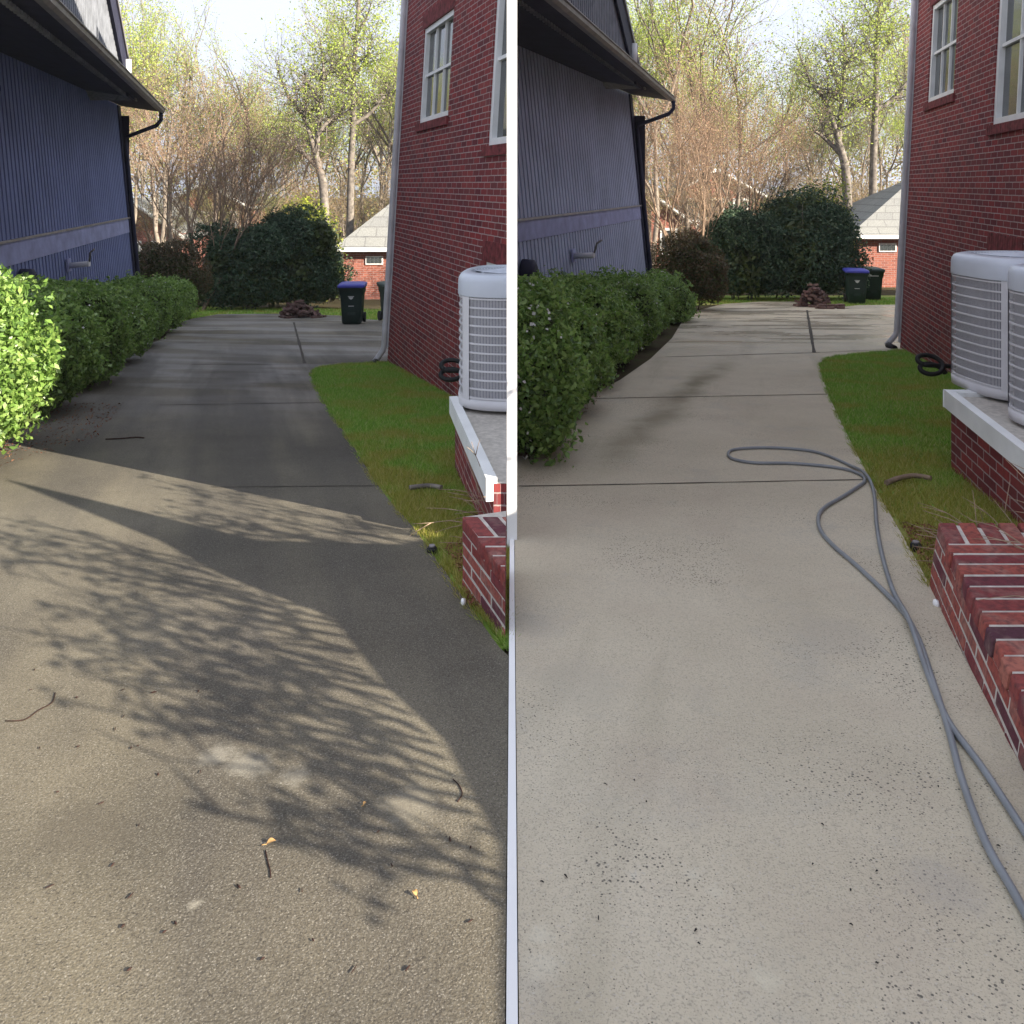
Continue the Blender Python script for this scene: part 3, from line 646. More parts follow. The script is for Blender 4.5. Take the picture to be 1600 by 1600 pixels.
# white plumbing vent by the rake
for U, x, y, par in ((UA, 182, 106, bhA), (UB, 975, 82, bhB)):
    a, z = U.img(x, y); mb = MB(); p = U.pt(a, z, .2); mb.tube([p-Vector((0, 0, .25)), p+Vector((0, 0, .16))], .05, 8); mb.build('roof_vent', M['white'], par)

# ------------------------------------------------------------------ air conditioners on their brick platforms
def rsq(r, n=40, p=3.2):
    out = []
    for i in range(n):
        t = 2*math.pi*i/n; c, s = math.cos(t), math.sin(t); q = (abs(c)**p+abs(s)**p)**(-1/p); out.append((c*q*r, s*q*r))
    return out
def ac_unit(cx, cy, cz, r, h, rot, label, group, clipx=None):
    root = empty('air_conditioner', (cx, cy, cz), label, 'air conditioner', group)
    T = lambda x, y, z: (cx+x*math.cos(rot)-y*math.sin(rot), cy+x*math.sin(rot)+y*math.cos(rot), cz+z)
    parts = []
    def ring(rr, z, n=48): return [T(x, y, z) for x, y in rsq(rr, n)]
    mb = MB(); mb.grid([ring(r*.93, .03), ring(r*.93, h-.1)], True); parts.append(mb.build('coil', M['acdark'], root))
    mb = MB(); mb.grid([ring(r*.9, 0), ring(r*1.0, .0), ring(r*1.01, .06), ring(r*.95, .075)], True); parts.append(mb.build('base_pan', M['ac'], root))
    mb = MB(); mb.grid([ring(r*.95, h-.15), ring(r*1.012, h-.147), ring(r*1.015, h-.142), ring(r*1.01, h-.05), ring(r*1.0, h-.03), ring(r*.97, h-.008), ring(r*.92, h+.002), ring(r*.8, h+.014), ring(r*.78, h-.02)], True); parts.append(mb.build('top_cap', M['actop'], root))
    # louvred guard: horizontal bands, vertical fins, corner posts
    mb = MB(); nb = 11
    for j in range(nb+1):
        z = .08+(h-.24)*j/nb; mb.grid([ring(r*.965, z-.005), ring(r*.998, z-.005), ring(r*.998, z+.005), ring(r*.965, z+.005)], True, False)
    P = rsq(1, 160); PF = rsq(1, 260)
    for i in range(260):
        a = PF[i]; b = PF[(i+1) % 260]; m_ = (a[0]*.62+b[0]*.38, a[1]*.62+b[1]*.38)
        mb.quad([T(a[0]*r*.985, a[1]*r*.985, .07), T(m_[0]*r*.985, m_[1]*r*.985, .07), T(m_[0]*r*.985, m_[1]*r*.985, h-.14), T(a[0]*r*.985, a[1]*r*.985, h-.14)])
    parts.append(mb.build('side_grille', M['ac'], root))
    for q in range(4):
        i = 20+q*40; mb = MB()
        for i2 in (i-2, i-1, i, i+1):
            a, b = P[i2 % 160], P[(i2+1) % 160]
            mb.quad([T(a[0]*r*1.006, a[1]*r*1.006, .06), T(b[0]*r*1.006, b[1]*r*1.006, .06), T(b[0]*r*1.006, b[1]*r*1.006, h-.13), T(a[0]*r*1.006, a[1]*r*1.006, h-.13)])
        if clipx is not None and min(v[0] for v in mb.v) > clipx: continue
        parts.append(mb.build('corner_post', M['ac'], root))
    mb = MB()
    for j in range(1, 15): rr = r*.78*j/15; mb.tube([T(rr*math.cos(t), rr*math.sin(t), h+.012+.02*(1-j/15)) for t in np.linspace(0, 2*math.pi, 33)], .0035, 4, False)
    for j in range(8): t = j*math.pi/4; mb.tube([T(0, 0, h+.034), T(r*.79*math.cos(t), r*.79*math.sin(t), h+.008)], .004, 4)
    parts.append(mb.build('fan_guard', M['actop'], root))
    mb = MB(); mb.grid([ring(r*.78, h-.05), ring(r*.01, h-.12)], True); parts.append(mb.build('fan_recess', M['acdark'], root))
    if clipx is not None:
        for o in parts: clip(o, clipx, 'neg')
    return root
def platform(c0, kx, yn, ztop, zg, xw, label, clipx=None):
    """brick pier wall whose face runs from c0 towards the camera; kx slope; a white beam on top"""
    x0, y0 = c0; x1 = x0-kx*(y0-yn) if kx > 0 else x0+abs(kx)*(y0-yn)
    root = empty('ac_platform', (x0, y0, zg), label, 'platform'); parts = []
    n = Vector((-(y0-yn), (x0-x1), 0)).normalized() if True else None
    if n.x > 0: n = -n
    a, b = Vector((x0, y0, 0)), Vector((x1, yn, 0)); ob = .125
    mb = MB(); L = (b-a).length
    zb = zg-.4; zt = ztop-ob
    mb.quad([a+Vector((0,0,zb)), b+Vector((0,0,zb)), b+Vector((0,0,zt)), a+Vector((0,0,zt))], [(0, zb), (L, zb), (L, zt), (0, zt)])
    a2 = Vector((xw[0], y0, 0)); b2 = Vector((xw[1], yn, 0)); L2 = (a2-a).length
    mb.quad([a2+Vector((0,0,zb)), a+Vector((0,0,zb)), a+Vector((0,0,zt)), a2+Vector((0,0,zt))], [(0, zb), (L2, zb), (L2, zt), (0, zt)])
    mb.quad([b+Vector((0,0,zb)), b2+Vector((0,0,zb)), b2+Vector((0,0,ztop-.031)), b+Vector((0,0,ztop-.031))], [(0, zb), (L2, zb), (L2, ztop), (0, ztop)])
    parts.append(mb.build('pier', M['brick'], root))
    mb = MB()
    for p, q, wdt in ((a, b, .045),):
        d = (q-p).normalized(); o = n*.04
        P = [p-d*.03+o, q+o, q-n*.02, p-d*.03-n*.02]
        lo = [v+Vector((0,0,zt)) for v in P]; hi = [v+Vector((0,0,ztop)) for v in P]
        mb.quad(hi); mb.quad(lo[::-1])
        for i in range(4): mb.quad([lo[i], lo[(i+1)%4], hi[(i+1)%4], hi[i]])
    P = [a+Vector((0,.03,0))+n*.04, a2+Vector((0,.03,0)), a2-Vector((0,.05,0)), a-Vector((0,.05,0))-n*.06]
    lo = [v+Vector((0,0,zt)) for v in P]; hi = [v+Vector((0,0,ztop-.002)) for v in P]
    mb.quad(hi); mb.quad(lo[::-1])
    for i in range(4): mb.quad([lo[i], lo[(i+1)%4], hi[(i+1)%4], hi[i]])
    parts.append(mb.build('beam', M['white'], root))
    mb = MB(); z = ztop-.03; mb.quad([a-n*.015+Vector((0,0,z)), b-n*.015+Vector((0,0,z)), b2+Vector((0,0,z)), a2+Vector((0,0,z))]); parts.append(mb.build('deck', M['mortar'], root))
    if clipx is not None:
        for o in parts: clip(o, clipx, 'neg')
    return root
platform((3.13, 5.93), .2, 4.3, .08, -.49, (4.5, 4.05), 'brick platform with white beam carrying two air conditioners')
ac_unit(3.64, 6.0, .075, .37, .96, .10, 'pale grey air conditioner on the brick platform, the farther of two', 'air conditioners on the platform by the clean drive')
ac_unit(3.50, 5.05, .075, .37, .96, .10, 'pale grey air conditioner cut by the right edge, the nearer of two', 'air conditioners on the platform by the clean drive')
platform((-.42, 6.14), -.19, 4.45, -.02, -.6, (-.028, -.028), 'brick platform with white beam beside the shaded lawn', -.0275)
ac_unit(.03, 6.15, -.02, .41, .93, -.08, 'pale lilac air conditioner against the added white divider in shade', None, -.0275)
# refrigerant pipe coils in black insulation
for (cx, cy, cz, lab) in ((-.50, 6.75, .02, 'black insulated pipe loop behind the air conditioner in shade'), (3.5, 6.95, .02, 'black insulated pipe loop behind the two air conditioners')):
    mb = MB(); pts = []
    for i in range(38):
        t = i/37*2*math.pi*1.7; pts.append((cx+.10*math.cos(t)+.02, cy+.05*math.sin(t)+i*.002, cz+.05*math.sin(t)+.003*i-.05))
    pts += [(cx+.35, cy+.1, cz-.02), (cx+.55, cy+.15, cz-.06), (cx+.62 if cx < 0 else cx+.9, cy+.15, cz-.1)]
    mb.tube(smooth_path(pts, 2), .02, 8); o = mb.build('pipe_coil', M['rubber']); setp(o, lab, 'pipe')
    if cx < 0: clip(o, -.0275, 'neg')

# ------------------------------------------------------------------ planter walls of modelled bricks
def planter(pa, pb, ztop, thick, label, s, clipx=None):
    root = empty('planter_wall', (pa[0], pa[1], gnd(*pa)), label, 'planter'); rr = random.Random(5)
    a, b = Vector((*pa, 0)), Vector((*pb, 0)); d = (b-a).normalized(); L = (b-a).length
    n = Vector((d.y, -d.x, 0));
    if n.x > 0: n = -n
    rot = Matrix(((d.x, n.x, 0), (d.y, n.y, 0), (0, 0, 1))); parts = []
    capz = .068; zc = ztop-capz
    mb = MB(); c = a+d*(L/2)-n*(thick/2); mb.box(c+Vector((0, 0, zc-.502)), (L-.008, thick-.007, 1.0-.0), rot); mb.box(c+Vector((0, 0, (ztop+zc)/2)), (L-.010, thick-.006, capz-.008), rot); parts.append(mb.build('mortar_bed', M['mortar'], root))
    mb = MB(); row = 0; z = zc; CO, BL = .056, .275
    while z > -.75:
        off = 0 if row % 2 else BL/2; q = -off
        while q < L:
            q0, q1 = max(0, q+.006), min(L, q+BL-.006)
            if q1-q0 > .02: mb.box(a+d*((q0+q1)/2)-n*(.045+rr.uniform(-.0015, .003))+Vector((0, 0, z-CO/2+rr.uniform(-.001, .001))), (q1-q0, .09, CO-.010), Matrix.Rotation(rr.uniform(-.006, .006), 3, 'Z') @ rot)
            q += BL
        t = .005+(.1 if row % 2 else 0)
        while t < thick:
            t1 = min(thick-.002, t+.205); mb.box(a+d*.045-n*((t+t1)/2+.0)+Vector((0, 0, z-CO/2)), (.09+.002, max(.02, t1-t-.002), CO-.010), rot); t += .215
        z -= CO; row += 1
    o = mb.build('face_bricks', M['stoneB'], root); bevel(o, .005, 2); parts.append(o)
    X1 = Vector((1, 0, 0)); sk = Matrix(((d.x, -1, 0), (d.y, 0, 0), (0, 0, 1))); tx = thick/abs(n.x)
    mb = MB(); t = 0.0; q = .245
    while t < tx-.03: mb.box(a+d*.118+X1*(t+.040)+Vector((0, 0, zc+capz/2)), (.232, .078, capz), Matrix.Rotation(rr.uniform(-.01, .01), 3, 'Z') @ sk); t += .091
    while q < L:
        mb.box(a+d*(q+.044)+X1*(tx/2-.004+rr.uniform(-.004, .004))+Vector((0, 0, zc+capz/2+rr.uniform(-.003, .002))), (.088, tx+.008, capz), Matrix.Rotation(rr.uniform(-.008, .008), 3, 'Z') @ sk); q += .099
    o = mb.build('cap_bricks', M['stoneB'], root); bevel(o, .011, 3); parts.append(o)
    if clipx is None:
        for o in parts:
            for v_ in o.data.vertices: v_.co.x += (v_.co.z+.30)*.15-.022
    if clipx is not None:
        for o in parts: clip(o, clipx, 'neg')
    return root
planter((1.938, 3.83), (1.402, 2.1), -.005, .66, 'low red brick planter wall with header cap by the clean driveway', SB)
planter((-.235, 3.9), (.12, 2.95), -.005, .5, 'low red brick planter corner at the edge of the stained driveway', SA, -.0275)

# ------------------------------------------------------------------ bins
def bin_(x, y, z, rot, lid, label, group, logo):
    root = empty('wheelie_bin', (x, y, z), label, 'bin', group); root['_local'] = 1; root.rotation_euler = (0, 0, rot)
    def rr(wx, wy, z, r=.05, n=4, oy=0):
        P = []
        for cx, cy, s0 in ((wx-r, wy-r, 0), (-wx+r, wy-r, 90), (-wx+r, -wy+r, 180), (wx-r, -wy+r, 270)):
            for i in range(n+1): t = R(s0+90*i/n); P.append((cx+r*math.cos(t), cy+oy+r*math.sin(t), z))
        return P
    mb = MB(); H = .98
    rows = [rr(.20, .22, .02, .04), rr(.235, .25, .05, .04), rr(.26, .29, .45, .045), rr(.275, .31, .74, .045), rr(.30, .335, .80, .045), rr(.305, .345, .92, .045), rr(.325, .365, .925, .045), rr(.325, .365, .97, .045), rr(.3, .34, .97, .04)]
    mb.grid(rows, True); mb.quad(rr(.20, .22, .02, .04)[::-1]); mb.build('body', M['bin'], root)
    mb = MB(); rows = [rr(.335, .38, .965, .05), rr(.34, .385, 1.0, .05), rr(.325, .37, 1.03, .05), rr(.22, .26, 1.055, .05), rr(.02, .02, 1.06, .015)]
    mb.grid(rows, True); mb.build('lid', lid, root)
    mb = MB(); mb.tube([(-.24, .40, .93), (.24, .40, .93)], .018, 8); mb.build('handle', M['bin'], root)
    for sx in (-1, 1):
        mb = MB(); mb.tube([(sx*.235, .27, .13), (sx*.30, .27, .13)], .13, 18); mb.build('wheel', M['rubber'], root)
    mb = MB(); mb.box((0, -.285, .62), (.30, .03, .03)); mb.box((0, -.262, .36), (.20, .035, .22)); mb.box((-.17, -.265, .5), (.03, .04, .34)); mb.box((.17, -.265, .5), (.03, .04, .34)); bevel(mb.build('front_rib', M['bin'], root), .008, 1)
    if logo == 'town':    # small pale crest with two lines of blurred lettering
        mb = MB(); y0 = -.325
        mb.quad([(-.055, y0-.005, .72), (.055, y0-.005, .72), (.05, y0, .69), (.0, y0+.006, .655), (-.05, y0, .69)])
        mb.build('crest', M['mark'], root); mb = MB(); mb.box((0, -.318, .735), (.15, .004, .016)); mb.build('lettering', M['mark'], root); mb = MB(); mb.box((0, -.289, .49), (.14, .01, .016)); mb.build('number_strip', M['mark'], root)
    else:
        mb = MB(); y0 = -.345
        mb.quad([(-.20, y0, .80), (-.10, y0, .80), (-.14, y0, .90)]); mb.quad([(-.13, y0, .80), (-.03, y0, .80), (-.12, y0, .87)]); mb.box((.04, y0+.002, .815), (.18, .004, .026)); mb.build('emblem', M['mark'], root)
    return root
x, y = gp(551, 507); bin_(x, y, fall(SA, y)+.022, .06, M['lidblue'], 'dark bin with blue lid on the stained driveway', 'bins by the stained driveway', 'town')
x, y = gp(607, 503); bin_(x+.12, y, fall(SA, y)+.022, .5, M['lidgreen'], 'dark green bin half hidden behind the shaded house corner', 'bins by the stained driveway', 'tri')
x, y = gp(1337, 475); bin_(x, y, -SB*y+.01, -.25, M['lidblue'], 'green bin with blue lid on the grass by the brick heap', 'bins by the clean driveway', 'town')
x, y = gp(1367, 470); bin_(x+.03, y+.35, -SB*(y+.35)+.01, -.12, M['lidgreen'], 'green bin with dark green lid behind the blue-lidded bin', 'bins by the clean driveway', 'tri')

# ------------------------------------------------------------------ heaps of loose bricks
bmB = MB(); bmB.box((0, 0, 0), (.2, .095, .06)); brick_me = bmB.mesh('loose_brick', True)
def heap(cx, cy, s, rx, ry, H, n, seed, label, group, skew):
    rr = random.Random(seed); placed = 0
    for lv in range(7):
        zf = lv/7; cnt = int(n*(1-zf)**1.3/3.1)+1
        for i in range(cnt):
            t = rr.uniform(0, 6.28); q = math.sqrt(rr.random())*(1-zf*.85); x = cx+rx*q*math.cos(t)+skew*zf*rx; y = cy+ry*q*math.sin(t)
            o = bpy.data.objects.new('loose_brick', brick_me); C.objects.link(o)
            if not brick_me.materials: brick_me.materials.append(M['loose'])
            tilt = .45 if lv else .06
            o.rotation_euler = (rr.uniform(-tilt, tilt), rr.uniform(-tilt, tilt), rr.uniform(0, 3.14)); o.location = (x, y, fall(s, y)+.02+.031+lv*H/7)
            setp(o, label, 'brick', group)
x, y = gp(467, 497); heap(x, y, SA, .72, .5, .50, 85, 3, 'loose reddish brick in the heap on the stained driveway', 'bricks heaped on the stained driveway', 0)
x, y = gp(1272, 480); heap(x-.02, y, SB, .52, .42, .66, 80, 4, 'loose reddish brick in the heap on the clean driveway', 'bricks heaped on the clean driveway', -.1)
x, y = gp(1300, 484)
rr = random.Random(9)
for i in range(14):
    o = bpy.data.objects.new('loose_brick', brick_me); C.objects.link(o); yy = y+rr.uniform(-.05, .35); o.location = (x+rr.uniform(-.3, .35), yy, -SB*yy+.05+rr.choice([0, 0, .06])); o.rotation_euler = (0, rr.uniform(-.1, .1), rr.uniform(-.5, .5))
    setp(o, 'loose reddish brick in the heap on the clean driveway', 'brick', 'bricks heaped on the clean driveway')

# ------------------------------------------------------------------ hose
hp = [(1640,1520),(1584,1415),(1540,1335),(1503,1235),(1482,1155),(1457,1075),(1432,1003),(1402,957),(1342,897),(1302,862),(1282,837),(1279,815),(1290,800),(1318,783),(1342,767),(1351,758),(1343,748),(1310,738),(1240,731),(1180,730),(1146,724),(1138,716),(1146,709),(1180,706),(1230,707),(1280,714),(1328,734),(1352,752),(1365,775),(1370,830),(1379,880),(1396,935),(1421,990),(1451,1070),(1482,1142),(1532,1212),(1584,1292),(1640,1380)]
pts = []
for i, p in enumerate(hp):
    x, y = gp(*p); up = .013 if 28 <= i <= 33 and 5 <= 5 else 0
    pts.append((x, y, -SB*y+.032+(.02 if i in (27, 32) else 0)))
mb = MB(); mb.tube(smooth_path(pts, 7), .0108, 10)
setp(mb.build('hose', M['hose']), 'long grey hose looped across the clean concrete drive', 'hose')

# ------------------------------------------------------------------ shrubs
LOBES = [0]
def blob_points(rs, n, rx, ry, h, lump, shell, boxy=2.6):
    if LOBES[0]:
        k = LOBES[0]; LOBES[0] = 0; cs = np.random.RandomState(k*7+int(rx*100)); Ps, Ns = [], []
        for i in range(k):
            t = i/k*6.283+cs.rand(); q = cs.uniform(.25, .62); zz = cs.uniform(.2, .52); sc = cs.uniform(.32, .5)
            if i % 2: q, zz, sc = cs.uniform(.35, .6), 0.0, cs.uniform(.5, .66)
            if i == 0: q, zz, sc = .05, .25, .7
            P, N = blob_points(rs, n//k, rx*sc, ry*sc, h*sc, lump, shell, boxy)
            P[:, 0] += rx*q*math.cos(t); P[:, 1] += ry*q*math.sin(t); P[:, 2] += h*zz; Ps.append(P); Ns.append(N)
        LOBES[0] = k; return np.concatenate(Ps), np.concatenate(Ns)
    d = unit(rs.normal(0, 1, (n, 3))); d[:, 2] = np.where(d[:, 2] < -.75, -d[:, 2], d[:, 2])
    p = (np.abs(d[:, 0])**boxy+np.abs(d[:, 1])**boxy+np.abs(d[:, 2])**boxy)**(-1/boxy)
    f = np.zeros(n)
    for k in range(7):
        a = rs.normal(0, 1, 3); ph = rs.rand()*6.28; f += np.sin((d @ a)*(2.2+k*.9)+ph)/7
    r = p*(1+lump*f*1.8)*(1-np.abs(rs.normal(0, shell, n)))
    P = d*r[:, None]*np.array([rx, ry, h*.5]); P[:, 2] += h*.5
    return P, d
def shrub(name, loc, rx, ry, h, n, L, Wd, leaf, inner, seed, label, cat, group=None, blossom=0, lump=.12, shell=.085, stems=True, jitter=1.0, clipx=None, boxy=2.6, twigs=0):
    rs = np.random.RandomState(seed); root = empty(name, loc, label, cat, group); root['_local'] = 1
    P, N = blob_points(rs, n, rx, ry, h, lump, shell, boxy); P[:, 2] = np.maximum(P[:, 2], .03)
    state = rs.get_state()
    def cl(V):
        if clipx is None: return V
        x = V[:, :, 0]+loc[0]; return V[(x.min(1) > clipx)] if clipx > 0 else V[(x.max(1) < clipx)]
    link('foliage', quads_mesh('foliage', cl(leaves(P, N+np.array([0, 0, .35]), L, Wd, jitter, rs))), M[leaf], root)
    if name == 'hedge_shrub':      # sprigs that stand proud of the clipped surface
        kk = n//7; Ps, Ns = blob_points(rs, kk//6, rx*1.06, ry*1.06, h*1.05, lump, .03, boxy); Ps = np.repeat(Ps, 6, 0)+rs.normal(0, .03, (len(Ps)*6, 3)); Ns = np.repeat(Ns, 6, 0)
        Ps[:, 2] = np.maximum(Ps[:, 2], .05); link('sprigs', quads_mesh('sprigs', cl(leaves(Ps, Ns, L*1.15, Wd*1.1, 1.2, rs))), M[leaf], root)
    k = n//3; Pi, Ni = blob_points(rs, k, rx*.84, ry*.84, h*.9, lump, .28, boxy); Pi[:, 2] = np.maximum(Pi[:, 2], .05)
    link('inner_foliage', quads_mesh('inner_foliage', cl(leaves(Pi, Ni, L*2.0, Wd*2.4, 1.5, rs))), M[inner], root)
    if stems:
        mb = MB(); rr = random.Random(seed)
        for i in range(10):
            t = rr.uniform(0, 6.28); q = rr.uniform(.2, .75); p0 = Vector((rx*.25*math.cos(t), ry*.25*math.sin(t), -.05)); p2 = Vector((rx*q*math.cos(t), ry*q*math.sin(t), h*.8))
            if clipx is not None and (p2.x+loc[0] < .05): p2.x = .1-loc[0]; p0.x = max(p0.x, .06-loc[0])
            mb.tube([p0, p0.lerp(p2, .5)+Vector((0, 0, .08)), p2], [.016, .01, .004], 5)
        mb.build('stem', M['bark'], root)
    if blossom:
        B, Nb = blob_points(rs, blossom*6, rx*1.03, ry*1.03, h*1.03, lump, .02, boxy)
        f = np.sin(B[:, 0]*5+seed)+np.sin(B[:, 1]*6+1)+np.sin(B[:, 2]*5+2); B = B[f > .6]; Nb = Nb[f > .6]; B = B[:blossom*3]; Nb = Nb[:blossom*3]
        link('blossom', quads_mesh('blossom', cl(leaves(B, Nb, .03, .03, .6, rs))), M['blossom'], root)
    return root
hedA = [(-4.42, 6.2, .82, .95, 1.42, 42000), (-5.15, 8.4, .8, .88, 1.2, 24000), (-5.65, 10.35, .82, .9, 1.27, 18000), (-6.3, 12.6, .70, 1.0, 1.1, 14000), (-7.0, 15.2, .64, 1.15, 1.22, 10000), (-7.85, 18.0, .6, 1.3, 1.1, 9000), (-8.95, 21.2, .75, 1.2, 1.12, 9000)]
ordn = ['nearest, sunlit', 'second nearest', 'third nearest', 'fourth nearest', 'fifth nearest', 'sixth nearest', 'farthest']
for i, (x, y, rx, ry, h, n) in enumerate(hedA):
    sz = .044+.0010*y
    shrub('hedge_shrub', (x, y, gnd(x, y)), rx, ry, h, n, sz, sz*.55, 'boxleaf', 'boxdark', 20+i, f'{ordn[i]} leafy green shrub of the hedge along the stained driveway', 'shrub', 'hedge shrubs along the stained driveway', blossom=25 if i else 8)
hedB = [(.10, 6.75, .42, .9, 1.27, 20000), (.30, 8.25, .58, .82, 1.12, 20000), (.62, 9.85, .66, .86, 1.2, 17000), (1.12, 11.7, .66, .95, 1.02, 15000), (1.72, 13.9, .74, 1.05, 1.16, 12000), (2.45, 16.5, .68, 1.2, 1.0, 10000), (3.35, 19.0, .72, 1.3, 1.05, 9500)]
for i, (x, y, rx, ry, h, n) in enumerate(hedB):
    sz = .044+.0010*y
    shrub('hedge_shrub', (x, y, gnd(x, y)), rx, ry, h, n, sz, sz*.55, 'boxleaf', 'boxdark', 40+i, f'{ordn[i].replace(", sunlit", "")} leafy green shrub of the hedge along the clean driveway', 'shrub', 'hedge shrubs along the clean driveway', blossom=70, clipx=.03)
# russet azaleas at the far ends
x, y = -9.75, 23.6; shrub('azalea_shrub', (x, y, gnd(x, y)), 1.15, 1.0, 2.2, 14000, .06, .035, 'azalea', 'boxdark', 60, 'brownish twiggy shrub at the far end of the shaded hedge', 'shrub', lump=.16, shell=.12, boxy=2)
x, y = 4.75, 22.4; shrub('azalea_shrub', (x, y, gnd(x, y)), 1.1, 1.0, 2.1, 14000, .06, .035, 'azalea', 'boxdark', 61, 'brownish twiggy shrub at the end of the clean driveway hedge', 'shrub', lump=.16, shell=.12, boxy=2)
# dark evergreens
LOBES[0] = 15
for (px, Y, rx, ry, h, zt, n, sd, lab) in ((458, 29.5, 2.05, 1.6, 3.9, 0, 44000, 62, 'large dark evergreen bush behind the brick heap in shade'), (378, 28.4, 1.8, 1.4, 3.0, 0, 30000, 63, 'lower dark evergreen bush left of the large shaded one'),
        (1255, 27.6, 2.1, 1.7, 4.0, 0, 44000, 64, 'large dark glossy evergreen bush behind the clean driveway'), (1160, 27.3, 1.35, 1.3, 3.2, 0, 22000, 65, 'smaller dark evergreen bush left of the large glossy one')):
    X = (px-800)/F*Y; shrub('evergreen_bush', (X, Y, gnd(X, Y)), rx, ry, h, n, .11, .05, 'holly', 'boxdark', sd, lab, 'bush', lump=.24, shell=.14, boxy=2.0, jitter=1.1)
LOBES[0] = 0
for (px, Y, sd, lab) in ((478, 34, 70, 'yellow-green spring bush rising behind the large shaded evergreen'), (1282, 32, 71, 'yellow-green spring bush rising behind the glossy evergreen')):
    X = (px-800)/F*Y; shrub('spring_bush', (X, Y, gnd(X, Y)), 1.5, 1.2, 4.4, 2600, .12, .07, 'yellowg', 'boxdark', sd, lab, 'bush', lump=.25, shell=.25, boxy=2)

# ------------------------------------------------------------------ trees
def grow(rr, p, d, L, r, depth, P):
    """appends (points, radii) to P['b'] and leaf spots to P['t']"""
    pts = [p.copy()]; rad = [r]; n = 4; q = p.copy(); dd = d.copy()
    for i in range(n):
        dd = (dd+Vector((rr.gauss(0, P['wob']), rr.gauss(0, P['wob']), rr.gauss(0, P['wob'])+P['up']))).normalized()
        q = q+dd*(L/n); pts.append(q.copy()); rad.append(r*(1-(1-P['tap'])*(i+1)/n))
    P['b'].append((pts, rad, depth))
    if depth == 0 or depth <= P.get('leafd', 0):
        for i in range(P['lpt']): P['t'].append(pts[rr.randint(1, n)]+Vector((rr.gauss(0, P['ls']), rr.gauss(0, P['ls']), rr.gauss(0, P['ls']))))
    if depth == 0: return
    k = rr.choice(P['k'])
    for i in range(k):
        if i == 0: base = pts[-1]; sp = P['sp']*.5
        else: base = pts[rr.randint(1 if depth < P['D'] else 2, n)]; sp = P['sp']
        ax = Vector((rr.gauss(0, 1), rr.gauss(0, 1), rr.gauss(0, .4))).normalized(); nd = (dd+ax*sp).normalized()
        grow(rr, base, nd, L*rr.uniform(*P['lf']), r*P['tap']*(1 if i == 0 else .75), depth-1, P)
def treemesh(seed, P, starts, sides=(3, 3, 4, 5, 6, 7, 8)):
    rr = random.Random(seed); P['b'] = []; P['t'] = []
    for (p, d, L, r) in starts: grow(rr, Vector(p), Vector(d).normalized(), L, r, P['D'], P)
    tr, br = MB(), MB()
    for pts, rad, dep in P['b']: (tr if dep >= P['D']-0 else br).tube(pts, rad, sides[min(dep, 6)], False)
    return tr, br, np.array([tuple(t) for t in P['t']])
def put_tree(name, meshes, mats, loc, rot, sc, label, cat='tree', group=None):
    root = empty(name, loc, label, cat, group); root['_local'] = 1; root.rotation_euler = (0, 0, rot); root.scale = (sc, sc, sc) if not hasattr(sc, '__len__') else sc
    for nm, me, mt in zip(('trunk', 'branches', 'crown'), meshes, mats):
        o = bpy.data.objects.new(nm, me); C.objects.link(o); o.parent = root
        if not me.materials: me.materials.append(M[mt])
    return root
def variant(seed, P, starts, leafL, nleaf):
    tr, br, T = treemesh(seed, P, starts); rs = np.random.RandomState(seed)
    if len(T) > nleaf: T = T[rs.permutation(len(T))[:nleaf]]
    lm = quads_mesh('crown', leaves(T, rs.normal(0, 1, T.shape), leafL, leafL*.7, .5, rs))
    return tr.mesh('trunk'), br.mesh('branches'), lm
# crape myrtles: fans of slender stems with reddish buds
def crape(seed, H):
    rr = random.Random(seed); st = []
    for i in range(7):
        t = rr.uniform(0, 6.28); a = rr.uniform(.08, .5); st.append(((.25*math.cos(t), .25*math.sin(t), 0), (a*math.cos(t), a*math.sin(t), 1), H*.36, .038))
    P = dict(wob=.08, up=.03, tap=.62, k=[3, 4, 4], sp=.5, lf=(.5, .84), D=5, lpt=2, ls=.12)
    return variant(seed, P, st, .05, 26000)
cm = [crape(101, 8.4), crape(102, 7.8)]
tw = ('bark2', 'bark2', 'bud')
for (px, Y, v, rot, sc, lab) in ((303, 27.5, 0, .3, (1.2, 1.2, 1.0), 'bare reddish many-stemmed tree beside the blue house, lit warm'), (360, 31, 1, 1.8, .95, 'second bare many-stemmed tree above the shaded evergreens'),
        (1090, 26.5, 0, .9, (1.2, 1.2, 1.0), 'bare reddish many-stemmed tree beyond the clean driveway hedge'), (1150, 30, 1, 2.6, 1.0, 'second bare many-stemmed tree above the glossy evergreens')):
    X = (px-800)/F*Y; put_tree('crape_myrtle', cm[v], tw, (X, Y, gnd(X, Y)), rot, sc, lab)
# tall woodland trees, several habits
def tall(seed, H, spread, leaf, nleaf, lpt):
    P = dict(wob=.09, up=.05, tap=.62, k=[3, 4, 4], sp=spread, lf=(.46, .76), D=4, lpt=lpt, ls=.28, leafd=1)
    st = [((0, 0, -1), (.03, 0, 1), H*.45, H*.0085)]
    return variant(seed, P, st, leaf, nleaf)
VS = [tall(201, 19, .7, .12, 15000, 17), tall(202, 20, .5, .12, 15000, 17), tall(203, 17, .8, .115, 15000, 17), tall(204, 18, .55, .11, 8000, 11)]
VL = [('barkfar', 'barkfar', 'spring'), ('barkfar', 'barkfar', 'spring'), ('barkfar', 'barkfar', 'spring2'), ('barkfar', 'barkfar', 'spring3')]
rr = random.Random(77)
kinds = ['tall yellow-green spring tree in the woods', 'tall slender spring tree in the woods', 'pale olive-leaved tree in the woods', 'russet budding tree in the woods']
